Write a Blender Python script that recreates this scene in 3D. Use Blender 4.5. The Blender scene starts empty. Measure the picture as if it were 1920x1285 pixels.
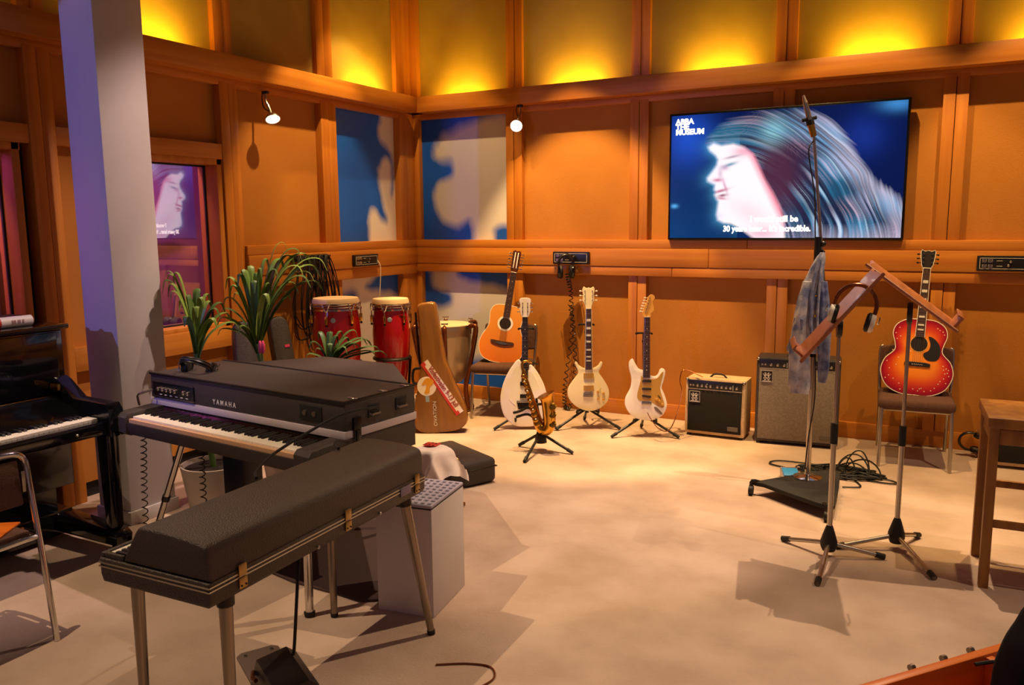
import bpy, bmesh, math, random
import numpy as np
from mathutils import Vector, Matrix, Euler
R = math.radians
random.seed(7)
scene = bpy.context.scene
COL = scene.collection

# ------------------------------------------------------------------ camera, world, lights, exposure
EYE = 1.65
cam_d = bpy.data.cameras.new('camera')
cam = bpy.data.objects.new('camera', cam_d)
COL.objects.link(cam)
YAW, PITCH, ROLL, FPX = .4903, .1438, .009, 1530.29
_f = Vector((-math.sin(YAW) * math.cos(PITCH), math.cos(YAW) * math.cos(PITCH), -math.sin(PITCH)))
_r = Vector((math.cos(YAW), math.sin(YAW), 0))
_d = _f.cross(_r)
_r2 = _r * math.cos(ROLL) + _d * math.sin(ROLL)
_d2 = -_r * math.sin(ROLL) + _d * math.cos(ROLL)
_m = Matrix((_r2, -_d2, -_f)).transposed().to_4x4()
_m.translation = (0, 0, EYE)
cam.matrix_world = _m
cam_d.sensor_width = 36
cam_d.lens = FPX / 1920 * 36
cam_d.clip_start = .02
scene.camera = cam

vs = scene.view_settings
vs.view_transform = 'Standard'
vs.look = 'None'
vs.exposure = 0.0
vs.gamma = 1
vs.use_curve_mapping = False

def C(h):
    h = h.lstrip('#')
    v = [int(h[i:i + 2], 16) / 255 for i in (0, 2, 4)]
    return tuple(x / 12.92 if x <= .04045 else ((x + .055) / 1.055) ** 2.4 for x in v)

world = bpy.data.worlds.new('dim_hall')
scene.world = world
world.use_nodes = True
bg = world.node_tree.nodes['Background']
bg.inputs[0].default_value = (.90, .60, .66, 1)
bg.inputs[1].default_value = .13

def spot(name, loc, to, energy, angle=60, blend=.5, col=(1, .72, .42), size=.04):
    l = bpy.data.lights.new(name, 'SPOT')
    l.energy = energy
    l.spot_size = R(angle)
    l.spot_blend = blend
    l.color = col
    l.shadow_soft_size = size
    o = bpy.data.objects.new(name, l)
    COL.objects.link(o)
    o.location = loc
    o.rotation_euler = (Vector(to) - Vector(loc)).to_track_quat('-Z', 'Y').to_euler()
    return o

WARM = (1, .62, .25)
FLOORC = (1, .71, .44)
# ceiling track in front of the back wall, washing wall and instruments
for k, (x, tx, e) in enumerate(((-3.95, -4.1, 190), (-2.85, -2.85, 900), (-2.05, -1.25, 150), (-.95, -.35, 330), (.45, .6, 330))):
    spot('wall_track_spot', (x, 5.35, 4.3), (tx, 6.05, .8), e, 50 if e > 600 else 58, .3, WARM, .025)
# spots over the middle of the floor
spot('floor_spot', (-2.2, 5.1, 4.3), (-2.25, 4.45, 0), 480, 46, .35, (1, .68, .46), .02)
spot('floor_spot', (-.2, 5.05, 4.3), (-.55, 3.5, 0), 430, 58, .35, FLOORC, .015)
spot('floor_spot', (-3.55, 1.35, 4.3), (-2.2, 2.0, 0), 400, 58, .35, FLOORC, .015)
spot('floor_spot', (1.7, 3.8, 4.3), (-.4, 5.1, 0), 190, 42, .4, FLOORC, .02)
spot('floor_spot', (.35, 3.0, 4.3), (-.15, 2.1, 0), 190, 46, .5, FLOORC, .02)
# left wall spots
spot('wall_track_spot', (-3.35, 5.0, 4.3), (-4.5, 5.2, .9), 360, 46, .35, WARM)
spot('wall_track_spot', (-3.0, 4.4, 4.3), (-3.75, 3.75, .9), 260, 36, .5, (1, .70, .42))
# bluish stage lamp washing the pillar and the upright piano from the hall side
spot('blue_stage_lamp', (-4.7, -1.6, 2.5), (-4.1, 2.86, 1.75), 260, 40, .5, (.24, .25, 1.0), .03)
# key on the pillar's room side
spot('pillar_spot', (-2.1, 4.5, 4.3), (-3.95, 3.05, 1.0), 430, 40, .6, (1, .70, .62))
# ------------------------------------------------------------------ helpers
MATS = {}
def mat(name, col=(.5, .5, .5), rough=.5, metal=0, var=0, scale=8, stretch=(1, 1, 1), bump=0, bscale=None, emit=0, col2=None, coat=0, spec=None, attr=False):
    if name in MATS:
        return MATS[name]
    m = bpy.data.materials.new(name)
    m.use_nodes = True
    nt = m.node_tree
    p = nt.nodes['Principled BSDF']
    if isinstance(col, str): col = C(col)
    if isinstance(col2, str): col2 = C(col2)
    p.inputs['Base Color'].default_value = (*col, 1)
    p.inputs['Roughness'].default_value = rough
    p.inputs['Metallic'].default_value = metal
    if coat: p.inputs['Coat Weight'].default_value = coat
    if spec is not None: p.inputs['Specular IOR Level'].default_value = spec
    if attr:
        a = nt.nodes.new('ShaderNodeAttribute'); a.attribute_name = 'Col'
        nt.links.new(a.outputs['Color'], p.inputs['Base Color'])
        if emit:
            nt.links.new(a.outputs['Color'], p.inputs['Emission Color'])
            p.inputs['Emission Strength'].default_value = emit
    elif emit:
        p.inputs['Emission Color'].default_value = (*col, 1)
        p.inputs['Emission Strength'].default_value = emit
    if var or col2 or bump:
        tc = nt.nodes.new('ShaderNodeTexCoord')
        mp = nt.nodes.new('ShaderNodeMapping'); mp.inputs['Scale'].default_value = stretch
        nt.links.new(tc.outputs['Object'], mp.inputs[0])
        nz = nt.nodes.new('ShaderNodeTexNoise'); nz.inputs['Scale'].default_value = scale
        nz.inputs['Detail'].default_value = 6
        nt.links.new(mp.outputs[0], nz.inputs[0])
        if (var or col2) and not attr:
            rp = nt.nodes.new('ShaderNodeValToRGB')
            c2 = col2 if col2 else tuple(max(0, c * (1 - var)) for c in col)
            c1 = col if col2 else tuple(min(1, c * (1 + var)) for c in col)
            rp.color_ramp.elements[0].position = .35; rp.color_ramp.elements[1].position = .65
            rp.color_ramp.elements[0].color = (*c2, 1); rp.color_ramp.elements[1].color = (*c1, 1)
            nt.links.new(nz.outputs[0], rp.inputs[0])
            nt.links.new(rp.outputs[0], p.inputs['Base Color'])
        if bump:
            src = nz
            if bscale:
                src = nt.nodes.new('ShaderNodeTexNoise'); src.inputs['Scale'].default_value = bscale
                src.inputs['Detail'].default_value = 3
                nt.links.new(tc.outputs['Object'], src.inputs[0])
            b = nt.nodes.new('ShaderNodeBump'); b.inputs['Strength'].default_value = bump; b.inputs['Distance'].default_value = .01
            nt.links.new(src.outputs[0], b.inputs['Height'])
            nt.links.new(b.outputs[0], p.inputs['Normal'])
    MATS[name] = m
    return m

def catmull(pts, n=6, closed=False):
    P = [Vector(p) for p in pts]
    out = []
    N = len(P)
    rng = range(N) if closed else range(N - 1)
    for i in rng:
        p0 = P[(i - 1) % N] if closed or i > 0 else P[i] * 2 - P[i + 1]
        p1, p2 = P[i], P[(i + 1) % N]
        p3 = P[(i + 2) % N] if closed or i + 2 < N else P[i + 1] * 2 - P[i]
        for k in range(n):
            t = k / n
            out.append(.5 * ((2 * p1) + (p2 - p0) * t + (2 * p0 - 5 * p1 + 4 * p2 - p3) * t * t + (3 * p1 - p0 - 3 * p2 + p3) * t ** 3))
    if not closed: out.append(P[-1])
    return out

class B:
    """collects shapes of ONE part and links them as one mesh object"""
    def __init__(self): self.bm = bmesh.new()
    def _new(self, geom_verts, rot=None, c=None):
        if rot is not None: bmesh.ops.rotate(self.bm, verts=geom_verts, cent=(0, 0, 0), matrix=Euler(rot).to_matrix())
        if c is not None: bmesh.ops.translate(self.bm, verts=geom_verts, vec=Vector(c))
    def box(self, c, s, rot=None, bev=0, seg=2):
        vs_ = bmesh.ops.create_cube(self.bm, size=1)['verts']
        bmesh.ops.scale(self.bm, verts=vs_, vec=s)
        if bev:
            es = list({e for v in vs_ for e in v.link_edges})
            r = bmesh.ops.bevel(self.bm, geom=es, offset=bev, segments=seg, affect='EDGES', profile=.5)
            vs_ = list({v for f in r['faces'] for v in f.verts} | {v for v in vs_ if v.is_valid})
        self._new(vs_, rot, c)
        return self
    def box2(self, a, b, bev=0):
        return self.box([(a[i] + b[i]) / 2 for i in range(3)], [abs(b[i] - a[i]) for i in range(3)], None, bev)
    def cyl(self, a, b, r, r2=None, seg=14):
        a, b = Vector(a), Vector(b)
        d = b - a
        vs_ = bmesh.ops.create_cone(self.bm, cap_ends=True, segments=seg, radius1=r, radius2=r if r2 is None else r2, depth=d.length)['verts']
        q = d.to_track_quat('Z', 'Y').to_matrix()
        bmesh.ops.rotate(self.bm, verts=vs_, cent=(0, 0, 0), matrix=q)
        bmesh.ops.translate(self.bm, verts=vs_, vec=(a + b) / 2)
        return self
    def ball(self, c, r, seg=14, rot=None):
        vs_ = bmesh.ops.create_uvsphere(self.bm, u_segments=seg, v_segments=max(6, seg // 2 + 1), radius=1)['verts']
        bmesh.ops.scale(self.bm, verts=vs_, vec=(r, r, r) if not hasattr(r, '__len__') else r)
        self._new(vs_, rot, c)
        return self
    def tube(self, pts, r, seg=8, n=0, closed=False):
        P = catmull(pts, n, closed) if n else [Vector(p) for p in pts]
        N = len(P)
        rad = r if hasattr(r, '__len__') else None
        rings = []
        up = None
        for i, p in enumerate(P):
            if closed: t = P[(i + 1) % N] - P[i - 1]
            else: t = P[min(i + 1, N - 1)] - P[max(i - 1, 0)]
            if t.length < 1e-9: t = Vector((0, 0, 1))
            t.normalize()
            if up is None:
                up = t.orthogonal().normalized()
            else:
                up = (up - t * up.dot(t))
                up = up.normalized() if up.length > 1e-6 else t.orthogonal().normalized()
            w = t.cross(up)
            if rad:
                f = i / (N - 1) * (len(rad) - 1); k = min(int(f), len(rad) - 2); rr = rad[k] + (rad[k + 1] - rad[k]) * (f - k)
            else: rr = r
            rings.append([self.bm.verts.new(p + (up * math.cos(a) + w * math.sin(a)) * rr) for a in [2 * math.pi * j / seg for j in range(seg)]])
        for i in range(N if closed else N - 1):
            A, Bq = rings[i], rings[(i + 1) % N]
            for j in range(seg):
                self.bm.faces.new((A[j], A[(j + 1) % seg], Bq[(j + 1) % seg], Bq[j]))
        if not closed:
            self.bm.faces.new(rings[0][::-1]); self.bm.faces.new(rings[-1])
        return self
    def lathe(self, prof, seg=28, c=(0, 0, 0), rot=None):
        rings = []
        allv = []
        for r_, z_ in prof:
            ring = [self.bm.verts.new((max(r_, 1e-4) * math.cos(2 * math.pi * j / seg), max(r_, 1e-4) * math.sin(2 * math.pi * j / seg), z_)) for j in range(seg)]
            rings.append(ring); allv += ring
        for A, Bq in zip(rings, rings[1:]):
            for j in range(seg):
                self.bm.faces.new((A[j], A[(j + 1) % seg], Bq[(j + 1) % seg], Bq[j]))
        self.bm.faces.new(rings[0][::-1]); self.bm.faces.new(rings[-1])
        self._new(allv, rot, c)
        return self
    def prism(self, pts, y0, y1, bev=0, seg=3):
        """outline in the XZ plane, extruded along Y from y0 (front) to y1"""
        v = [self.bm.verts.new((p[0], y0, p[1])) for p in pts]
        f = self.bm.faces.new(v)
        r = bmesh.ops.extrude_face_region(self.bm, geom=[f])
        nv = [g for g in r['geom'] if isinstance(g, bmesh.types.BMVert)]
        bmesh.ops.translate(self.bm, verts=nv, vec=(0, y1 - y0, 0))
        if bev:
            fs = [f] + [g for g in r['geom'] if isinstance(g, bmesh.types.BMFace)]
            es = list({e for q in fs for e in q.edges})
            bmesh.ops.bevel(self.bm, geom=es, offset=bev, segments=seg, affect='EDGES', profile=.5)
        return self
    def flat(self, pts, z0, z1, bev=0):
        """outline in the XY plane, extruded along Z"""
        v = [self.bm.verts.new((p[0], p[1], z0)) for p in pts]
        f = self.bm.faces.new(v)
        r = bmesh.ops.extrude_face_region(self.bm, geom=[f])
        nv = [g for g in r['geom'] if isinstance(g, bmesh.types.BMVert)]
        bmesh.ops.translate(self.bm, verts=nv, vec=(0, 0, z1 - z0))
        if bev:
            fs = [f] + [g for g in r['geom'] if isinstance(g, bmesh.types.BMFace)]
            bmesh.ops.bevel(self.bm, geom=list({e for q in fs for e in q.edges}), offset=bev, segments=2, affect='EDGES', profile=.5)
        return self
    def side(self, pts, x0, x1, bev=0):
        """outline in the YZ plane, extruded along X"""
        v = [self.bm.verts.new((x0, p[0], p[1])) for p in pts]
        f = self.bm.faces.new(v)
        r = bmesh.ops.extrude_face_region(self.bm, geom=[f])
        nv = [g for g in r['geom'] if isinstance(g, bmesh.types.BMVert)]
        bmesh.ops.translate(self.bm, verts=nv, vec=(x1 - x0, 0, 0))
        if bev:
            fs = [f] + [g for g in r['geom'] if isinstance(g, bmesh.types.BMFace)]
            bmesh.ops.bevel(self.bm, geom=list({e for q in fs for e in q.edges}), offset=bev, segments=2, affect='EDGES', profile=.5)
        return self
    def strip(self, pts, widths, side, thick=0):
        """a ribbon leaf along pts; side = width direction function or vector"""
        P = [Vector(p) for p in pts]
        N = len(P)
        L, Rr, Mm = [], [], []
        for i, p in enumerate(P):
            t = (P[min(i + 1, N - 1)] - P[max(i - 1, 0)]).normalized()
            s = Vector(side)
            s = (s - t * s.dot(t)).normalized()
            nn = s.cross(t)
            w = widths[i]
            L.append(self.bm.verts.new(p - s * w)); Rr.append(self.bm.verts.new(p + s * w)); Mm.append(self.bm.verts.new(p - nn * w * .35))
        for i in range(N - 1):
            self.bm.faces.new((L[i], Mm[i], Mm[i + 1], L[i + 1]))
            self.bm.faces.new((Mm[i], Rr[i], Rr[i + 1], Mm[i + 1]))
        return self
    def mesh(self, name, m, sharp=38):
        bm = self.bm
        bmesh.ops.recalc_face_normals(bm, faces=bm.faces)
        lim = R(sharp)
        for e in bm.edges:
            e.smooth = not (len(e.link_faces) == 2 and e.calc_face_angle(0) > lim)
        for f in bm.faces: f.smooth = True
        me = bpy.data.meshes.new(name)
        bm.to_mesh(me); bm.free()
        if m: me.materials.append(m if not isinstance(m, str) else MATS[m])
        return me
    def build(self, name, m, parent=None, loc=None, rot=None, label=None, sharp=38):
        return link(name, self.mesh(name, m, sharp), parent, loc, rot, label)

def link(name, me, parent=None, loc=None, rot=None, label=None):
    o = bpy.data.objects.new(name, me)
    COL.objects.link(o)
    if parent: o.parent = parent
    if loc is not None: o.location = loc
    if rot is not None: o.rotation_euler = rot
    if label: o['label'] = label
    return o

def tag(o, label, cat, group=None):
    o['label'] = label; o['category'] = cat
    if group: o['group'] = group
    return o
def thing(name, label, cat, loc=(0, 0, 0), rotz=0, group=None, rot=None):
    o = bpy.data.objects.new(name, None)
    COL.objects.link(o)
    o.empty_display_size = .1
    o.location = loc
    o.rotation_euler = rot if rot else (0, 0, R(rotz))
    return tag(o, label, cat, group)
def struct(o):
    o['kind'] = 'structure'
    return o
def dup(root, loc, rot, label, group=None):
    r = root.copy(); COL.objects.link(r); r.location = loc; r.rotation_euler = rot
    r['label'] = label
    if group: r['group'] = group
    for ch in list(root.children):
        c = ch.copy(); COL.objects.link(c); c.parent = r
        for g in list(ch.children):
            d = g.copy(); COL.objects.link(d); d.parent = c
    return r

def text(name, s, size, m, parent, loc, rot=(math.pi / 2, 0, 0), depth=.0006, align='CENTER', sx=1, label=None, bold=0):
    cu = bpy.data.curves.new(name, 'FONT')
    cu.body = s; cu.size = size; cu.extrude = depth; cu.align_x = align; cu.align_y = 'CENTER'; cu.offset = bold
    cu.resolution_u = 3
    t = bpy.data.objects.new(name, cu)
    COL.objects.link(t)
    dg = bpy.context.evaluated_depsgraph_get()
    me = bpy.data.meshes.new_from_object(t.evaluated_get(dg))
    bpy.data.objects.remove(t)
    for v in me.vertices: v.co.x *= sx
    me.materials.clear(); me.materials.append(m)
    return link(name, me, parent, loc, rot, label)

def grid_picture(name, w, h, nu, nv, fn, m, parent=None, loc=None, rot=None):
    """flat printed/lit picture: grid in local XZ facing -Y, colours from fn(u,v) with v downwards"""
    u = np.linspace(0, 1, nu); v = np.linspace(0, 1, nv)
    U, V = np.meshgrid(u, v)
    col = fn(U, V)
    verts = np.stack([(U - .5) * w, np.zeros_like(U), (.5 - V) * h], -1).reshape(-1, 3)
    idx = np.arange(nu * nv).reshape(nv, nu)
    f = np.stack([idx[:-1, :-1], idx[1:, :-1], idx[1:, 1:], idx[:-1, 1:]], -1).reshape(-1, 4)
    me = bpy.data.meshes.new(name)
    me.from_pydata(verts.tolist(), [], f.tolist())
    a = me.color_attributes.new('Col', 'FLOAT_COLOR', 'POINT')
    c4 = np.ones((nu * nv, 4), np.float32); c4[:, :3] = col.reshape(-1, 3)
    a.data.foreach_set('color', c4.ravel())
    me.materials.append(m)
    return link(name, me, parent, loc, rot)

def sdist(U, V, poly):
    """signed distance to polygon (negative inside)"""
    P = np.array(poly, float)
    d = np.full(U.shape, 1e9); inside = np.zeros(U.shape, bool)
    for i in range(len(P)):
        a, b = P[i], P[(i + 1) % len(P)]
        e = b - a
        t = np.clip(((U - a[0]) * e[0] + (V - a[1]) * e[1]) / (e @ e + 1e-12), 0, 1)
        d = np.minimum(d, np.hypot(U - a[0] - t * e[0], V - a[1] - t * e[1]))
        c = ((a[1] > V) != (b[1] > V)) & (U < (b[0] - a[0]) * (V - a[1]) / (b[1] - a[1] + 1e-12) + a[0])
        inside ^= c
    return np.where(inside, -d, d)
def soft(d, w): return np.clip(.5 - d / (2 * w), 0, 1)
def mixc(a, b, t): return a * (1 - t[..., None]) + np.array(b) * t[..., None]
def smooth_poly(p, n=5): return [(q.x, q.y) for q in catmull([(a, b, 0) for a, b in p], n, True)]
def table(t, seed):
    tb = np.random.RandomState(seed).rand(4096)
    i = np.floor(t).astype(int); f = t - i; f = f * f * (3 - 2 * f)
    return tb[i % 4096] * (1 - f) + tb[(i + 1) % 4096] * f
def noise2(U, V, f, seed=0):
    rs = np.random.RandomState(seed)
    out = np.zeros(U.shape)
    for k in range(5):
        th = rs.rand() * 6.28; ph = rs.rand() * 6.28; ff = f * (1 + rs.rand())
        out += np.sin((U * math.cos(th) + V * math.sin(th)) * ff * 6.28 + ph)
    return out / 5

# ------------------------------------------------------------------ materials
mat('carpet', '#c6ae9c', .95, col2='#b29a86', scale=3.0, bump=.25, bscale=90)
mat('wood', '#c98a4e', .5, col2='#a9662f', scale=3, stretch=(1.2, 1.2, 9), bump=.05)       # board lying along x or y
mat('wood_h', '#c67f28', .5, col2='#b66c1c', scale=2.0, stretch=(.6, .6, 12), bump=.03)
mat('wood_v', '#c67f28', .5, col2='#b66c1c', scale=2.0, stretch=(12, 12, .6), bump=.03)
mat('burlap', '#ba7a2a', .92, col2='#b07026', scale=1.5, bump=.2, bscale=220)
mat('olive', '#c2a548', .9, col2='#a88c3a', scale=1.2, bump=.15, bscale=200)
mat('plaster', '#c9c3be', .85, var=.03, scale=3)
mat('dark_ceiling', '#2a2522', .95, var=.1, scale=4)
mat('black_gloss', '#0b0a0d', .12, coat=.4)
mat('black_satin', '#141313', .38)
mat('black_matte', '#161514', .75)
mat('black_rubber', '#0f0f0f', .6)
mat('tolex', '#3a322e', .5, bump=.5, bscale=260)
mat('tolex_grey', '#41372f', .45, bump=.5, bscale=220)
mat('chrome', '#d9d6d2', .13, 1)
mat('steel', '#b9b2a6', .3, 1)
mat('brass', '#d9a441', .22, 1)
mat('dark_metal', '#3a3836', .35, 1)
mat('ivory', '#efe6d2', .35)
mat('key_front', '#cda27c', .5)
mat('cream', '#efe2b4', .28, coat=.3)
mat('white_lac', '#f0e8dc', .25, coat=.4)
mat('gold_guard', '#cfa04e', .3, .35)
mat('rosewood', '#4a2c20', .5, var=.25, scale=14, stretch=(6, 6, 1))
mat('ebony', '#1a1513', .45)
mat('maple', '#e0a64e', .35, coat=.3)
mat('pearl', '#f4eee2', .25)
mat('brown_fabric', '#5b3d31', .95, var=.12, scale=60, bump=.3, bscale=240)
mat('case_brown', '#8a5c26', .3, var=.16, scale=4, stretch=(5, 5, .6), coat=.3)  # lengthwise streaks in the brown imitate highlights on the glossy shell
mat('red_lac', '#a80d12', .18, coat=.5)
mat('skin_head', '#dcc09a', .7, var=.06, scale=8)
mat('copper', '#b8a58c', .3, .6)
mat('copper_red', '#7a4326', .28, .7)
mat('tweed', '#cfae84', .7, var=.08, scale=40, bump=.3, bscale=200)
mat('grille_black', '#17130f', .9, bump=.4, bscale=300)
mat('grille_silver', '#8d8172', .85, col2='#7b7062', scale=90, bump=.4, bscale=260)
mat('denim', '#6d78a0', .9, col2='#c9c4cc', scale=13, bump=.35, bscale=160)
mat('denim_dark', '#3d4878', .9, col2='#8f95b4', scale=14, bump=.35, bscale=160)
mat('desk_wood', '#b9744a', .35, col2='#a4623a', scale=3, stretch=(1, 8, 8), coat=.2)
mat('stool_wood', '#a06c2c', .45, col2='#845422', scale=3, stretch=(8, 8, 1))
mat('orange_wood', '#ea7d20', .35, col2='#d2661a', scale=2, stretch=(1, 10, 10), coat=.3)
mat('leaf', '#93ab48', .45, col2='#6f8c34', scale=9)
mat('leaf_dark', '#5f7c38', .45, col2='#41602a', scale=9)
mat('pink', '#e0456a', .5)
mat('grey_plinth', '#d2cccc', .7, var=.03, scale=3)
mat('foam', '#a79fb4', .8)
mat('latch_brass', '#a98c58', .35, 1)
mat('lamp_glow', (1, .80, .62), .4, emit=5)
mat('red_print', '#c8382a', .5)
mat('white_print', '#ece4d8', .5)
mat('yellow_print', '#e0a02a', .5)
mat('blue_print', '#8fa7b8', .5)
mat('letters_pale', '#d8d2c6', .4)
mat('plate_dim', '#5f564a', .5)
mat('leg_metal', '#8f8478', .28, 1)
mat('inlay_soft', '#f0cdb0', .4)
mat('letters_red', '#9c3a30', .5)
mat('purple_sheet', '#7d6f86', .6)
mat('navy_cloth', '#0e0c18', .9)
mat('grey_pot', '#b0a294', .7)
mat('stripe_grey', '#c2b6ba', .45)
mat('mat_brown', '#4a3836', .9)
mat('pedal_plate', '#6f5f55', .5)
mat('soil', '#241a12', .95)
mat('print', attr=True, rough=.45)
mat('silk_cloth', '#efe2dc', .8, var=.05, scale=12)
mat('blue_lcd', '#2f86c8', .3, emit=.6)
mat('black_screen_frame', '#060608', .25)
# ------------------------------------------------------------------ the room
struct(B().box2((-7.5, -3, -.1), (4.5, 7.0, 0)).build('floor', 'carpet'))
struct(B().box2((-5.2, 1.2, 4.45), (3.0, 7.0, 4.55)).build('ceiling', 'dark_ceiling'))
PY, PX = 6.62, -4.60            # faces of the infill panels
wb = struct(B().box2((PX - .1, PY + .03, 0), (2.9, PY + .15, 4.45)).build('wall_back', 'black_matte'))
wl = struct(B().box2((PX - .15, 4.3, 0), (PX - .03, PY + .15, 4.45)).box2((PX - .15, 0, 2.12), (PX - .03, 4.3, 4.45))
            .box2((PX - .15, 0, 0), (PX - .03, 4.3, .86)).box2((PX - .15, 2.79, .86), (PX - .03, 3.2, 2.12)).build('wall_left', 'black_matte'))
BZ0, BZ1 = 2.68, 2.82           # beam
MR0, MR1 = 1.212, 1.512         # middle rail
XP = [-3.47, -2.305, -1.165, -.02, 1.12, 2.26]
HW = .078
# posts: two boards each, below and above the beam
xs_edges = [-4.485] + [e for x in XP for e in (x - HW, x + HW)] + [2.9]
for x in XP:
    for z0, z1 in ((.125, MR0), (MR1, BZ0 - .03), (BZ1 - .12, 4.44)):
        d = .055 if z0 < 2.6 else .04
        B().box2((x - HW, PY - d, z0), (x - .002, PY + .03, z1), .003).build('post_board', 'wood_v', wb)
        B().box2((x + .002, PY - d + .004, z0), (x + HW, PY + .03, z1), .003).build('post_board', 'wood_v', wb)
for z0, z1 in ((.125, MR0), (MR1, BZ0 - .03), (BZ1 - .12, 4.44)):
    B().box2((PX, PY - .055, z0), (-4.485, PY + .03, z1), .003).build('corner_post', 'wood_v', wb)
# infill panels
def cloud_fn(blues, seed, w=.02, warp=.02, base=(.62, .60, .60)):
    def fn(U, V):
        U2 = U + warp * noise2(U, V, 3, seed) + warp * .5 * noise2(U, V, 8, seed + 1)
        V2 = V + warp * noise2(U, V, 3, seed + 2)
        c = np.ones(U.shape + (3,)) * np.array(base)
        c *= (1 + .06 * noise2(U, V, 1.2, seed + 5))[..., None]
        for poly, s in blues:
            t = soft(sdist(U2, V2, smooth_poly(poly, 4)), w * s * 1.5)
            deep = .5 + .5 * np.clip(noise2(U, V, .8, seed + 7), -1, 1)
            bl = np.array([.004, .075, .50])[None, None] * (1 - deep[..., None]) + np.array([.004, .13, .80])[None, None] * deep[..., None]
            c = c * (1 - t[..., None]) + bl * t[..., None]
        return c
    return fn
BU = [([(-.1, -.1), (1.1, -.1), (1.1, .02), (.78, .05), (.45, .12), (.17, .22), (.16, .36), (.33, .38), (.36, .48), (.17, .56), (.14, .7), (.24, .85), (.42, .9), (.56, .85), (.53, 1.1), (-.1, 1.1)], 1.4),
      ([(.83, .93), (.9, .9), (1.1, .9), (1.1, 1.1), (.88, 1.1)], 1.2)]
BL = [([(-.1, -.1), (.08, .0), (.1, .12), (.3, .2), (.3, .28), (.1, .33), (0, .4), (-.1, .3)], 1.2),
      ([(.45, -.1), (1.1, -.1), (1.1, .19), (.8, .1), (.45, .06)], 1.2),
      ([(.35, .8), (.5, .74), (1.1, .78), (1.1, 1.1), (.3, 1.1)], 1.5)]
LU = [([(-.1, -.1), (.74, -.1), (.74, .2), (.9, .28), (.98, .4), (.96, .62), (.92, .62), (.95, .42), (.86, .36), (.74, .42), (.72, .55), (.78, .7), (.84, .84), (.77, .84), (.62, .77), (.55, .8), (.47, 1.1), (-.1, 1.1)], 1.2)]
LL = [([(.5, .06), (1.1, -.1), (1.1, .2), (.8, .16), (.5, .12)], 1.2), ([(-.1, .15), (.25, .12), (.3, .2), (.12, .3), (-.1, .3)], 1.5)]
for i in range(len(xs_edges) // 2):
    x0, x1 = xs_edges[2 * i], xs_edges[2 * i + 1]
    for z0, z1, k in ((.1, MR0, 'low'), (MR1, BZ0, 'up'), (BZ1 - .12, 4.44, 'top')):
        if i == 0 and k in ('low', 'up'):
            bk = B().box2((x0, PY + .004, z0), (x1, PY + .03, z1)).build('panel', 'black_matte', wb)
            g = grid_picture('cloud_print', x1 - x0, z1 - z0, 110, 140, cloud_fn(BU if k == 'up' else BL, 3 if k == 'up' else 9), MATS['print'], bk, ((x0 + x1) / 2, PY + .003, (z0 + z1) / 2))
        else:
            B().box2((x0, PY, z0), (x1, PY + .03, z1)).build('panel', 'olive' if k == 'top' else 'burlap', wb)
# middle rail of three boards, beam trough, ledger under the beam, baseboard
for k, (z0, z1, d) in enumerate(((MR0, 1.288, .078), (1.290, 1.44, .084), (1.442, MR1, .076))):
    for x0, x1 in ((PX, -2.0 + k * .3), (-2.0 + k * .3 + .003, 2.9)):
        B().box2((x0, PY - d, z0), (x1, PY + .03, z1), .004).build('rail_board', 'wood_h', wb)
B().box2((-4.42, 6.45, BZ0), (2.9, 6.475, BZ1), .004).build('beam_board', 'wood_h', wb)
B().box2((-4.42, 6.475, BZ0), (2.9, PY, BZ0 + .02)).build('beam_soffit', 'wood_h', wb)
B().box2((PX, PY - .05, BZ0 - .05), (2.9, PY + .03, BZ0), .003).build('ledger_board', 'wood_h', wb)
struct(B().box2((PX, PY - .022, 0), (2.9, PY + .03, .125), .004).build('baseboard_back', 'wood_h'))

# left wall
for y0, y1, zz in ((6.33, PY - .055, ((.125, MR0), (MR1, BZ0 - .03), (BZ1 - .12, 4.44))), (5.26, 5.45, ((.125, MR0), (MR1, BZ0 - .03), (BZ1 - .12, 4.44))),
                   (4.217, 4.38, ((.0, BZ0 - .03), (BZ1 - .12, 4.44))), (2.845, 3.0, ((0, BZ0 - .03), (BZ1 - .12, 4.44))), (1.35, 1.5, ((0, BZ0 - .03), (BZ1 - .12, 4.44)))):
    for z0, z1 in zz:
        ym = (y0 + y1) / 2
        d = .065 if z0 < 2.6 else .045
        B().box2((PX - .03, y0, z0), (PX + d, ym - .002, z1), .003).build('post_board', 'wood_v', wl)
        B().box2((PX - .03, ym + .002, z0), (PX + d - .004, y1, z1), .003).build('post_board', 'wood_v', wl)
def lpanel(y0, y1, z0, z1, m, pic=None, seed=1):
    if pic:
        bk = B().box2((PX - .03, y0, z0), (PX - .004, y1, z1)).build('panel', 'black_matte', wl)
        grid_picture('cloud_print', y1 - y0, z1 - z0, 110, 140, cloud_fn(pic, seed, base=(.78, .75, .74)), MATS['print'], bk, (PX - .003, (y0 + y1) / 2, (z0 + z1) / 2), (0, 0, R(90)))
    else:
        B().box2((PX - .03, y0, z0), (PX, y1, z1)).build('panel', m, wl)
lpanel(5.45, 6.33, MR1, BZ0, None, LU, 21)
lpanel(5.45, 6.33, .1, MR0, None, LL, 31)
lpanel(4.38, 5.26, MR1, BZ0, 'burlap'); lpanel(4.38, 5.26, .1, MR0, 'burlap')
lpanel(3.0, 4.217, 2.22, BZ0, 'burlap'); lpanel(1.5, 2.845, 2.22, BZ0, 'burlap')
lpanel(3.0, 4.217, .1, .86, 'burlap'); lpanel(1.5, 2.845, .1, .86, 'burlap'); lpanel(3.0, 3.2, .86, 2.12, 'burlap'); lpanel(0, 1.35, .1, BZ0, 'burlap')
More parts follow.
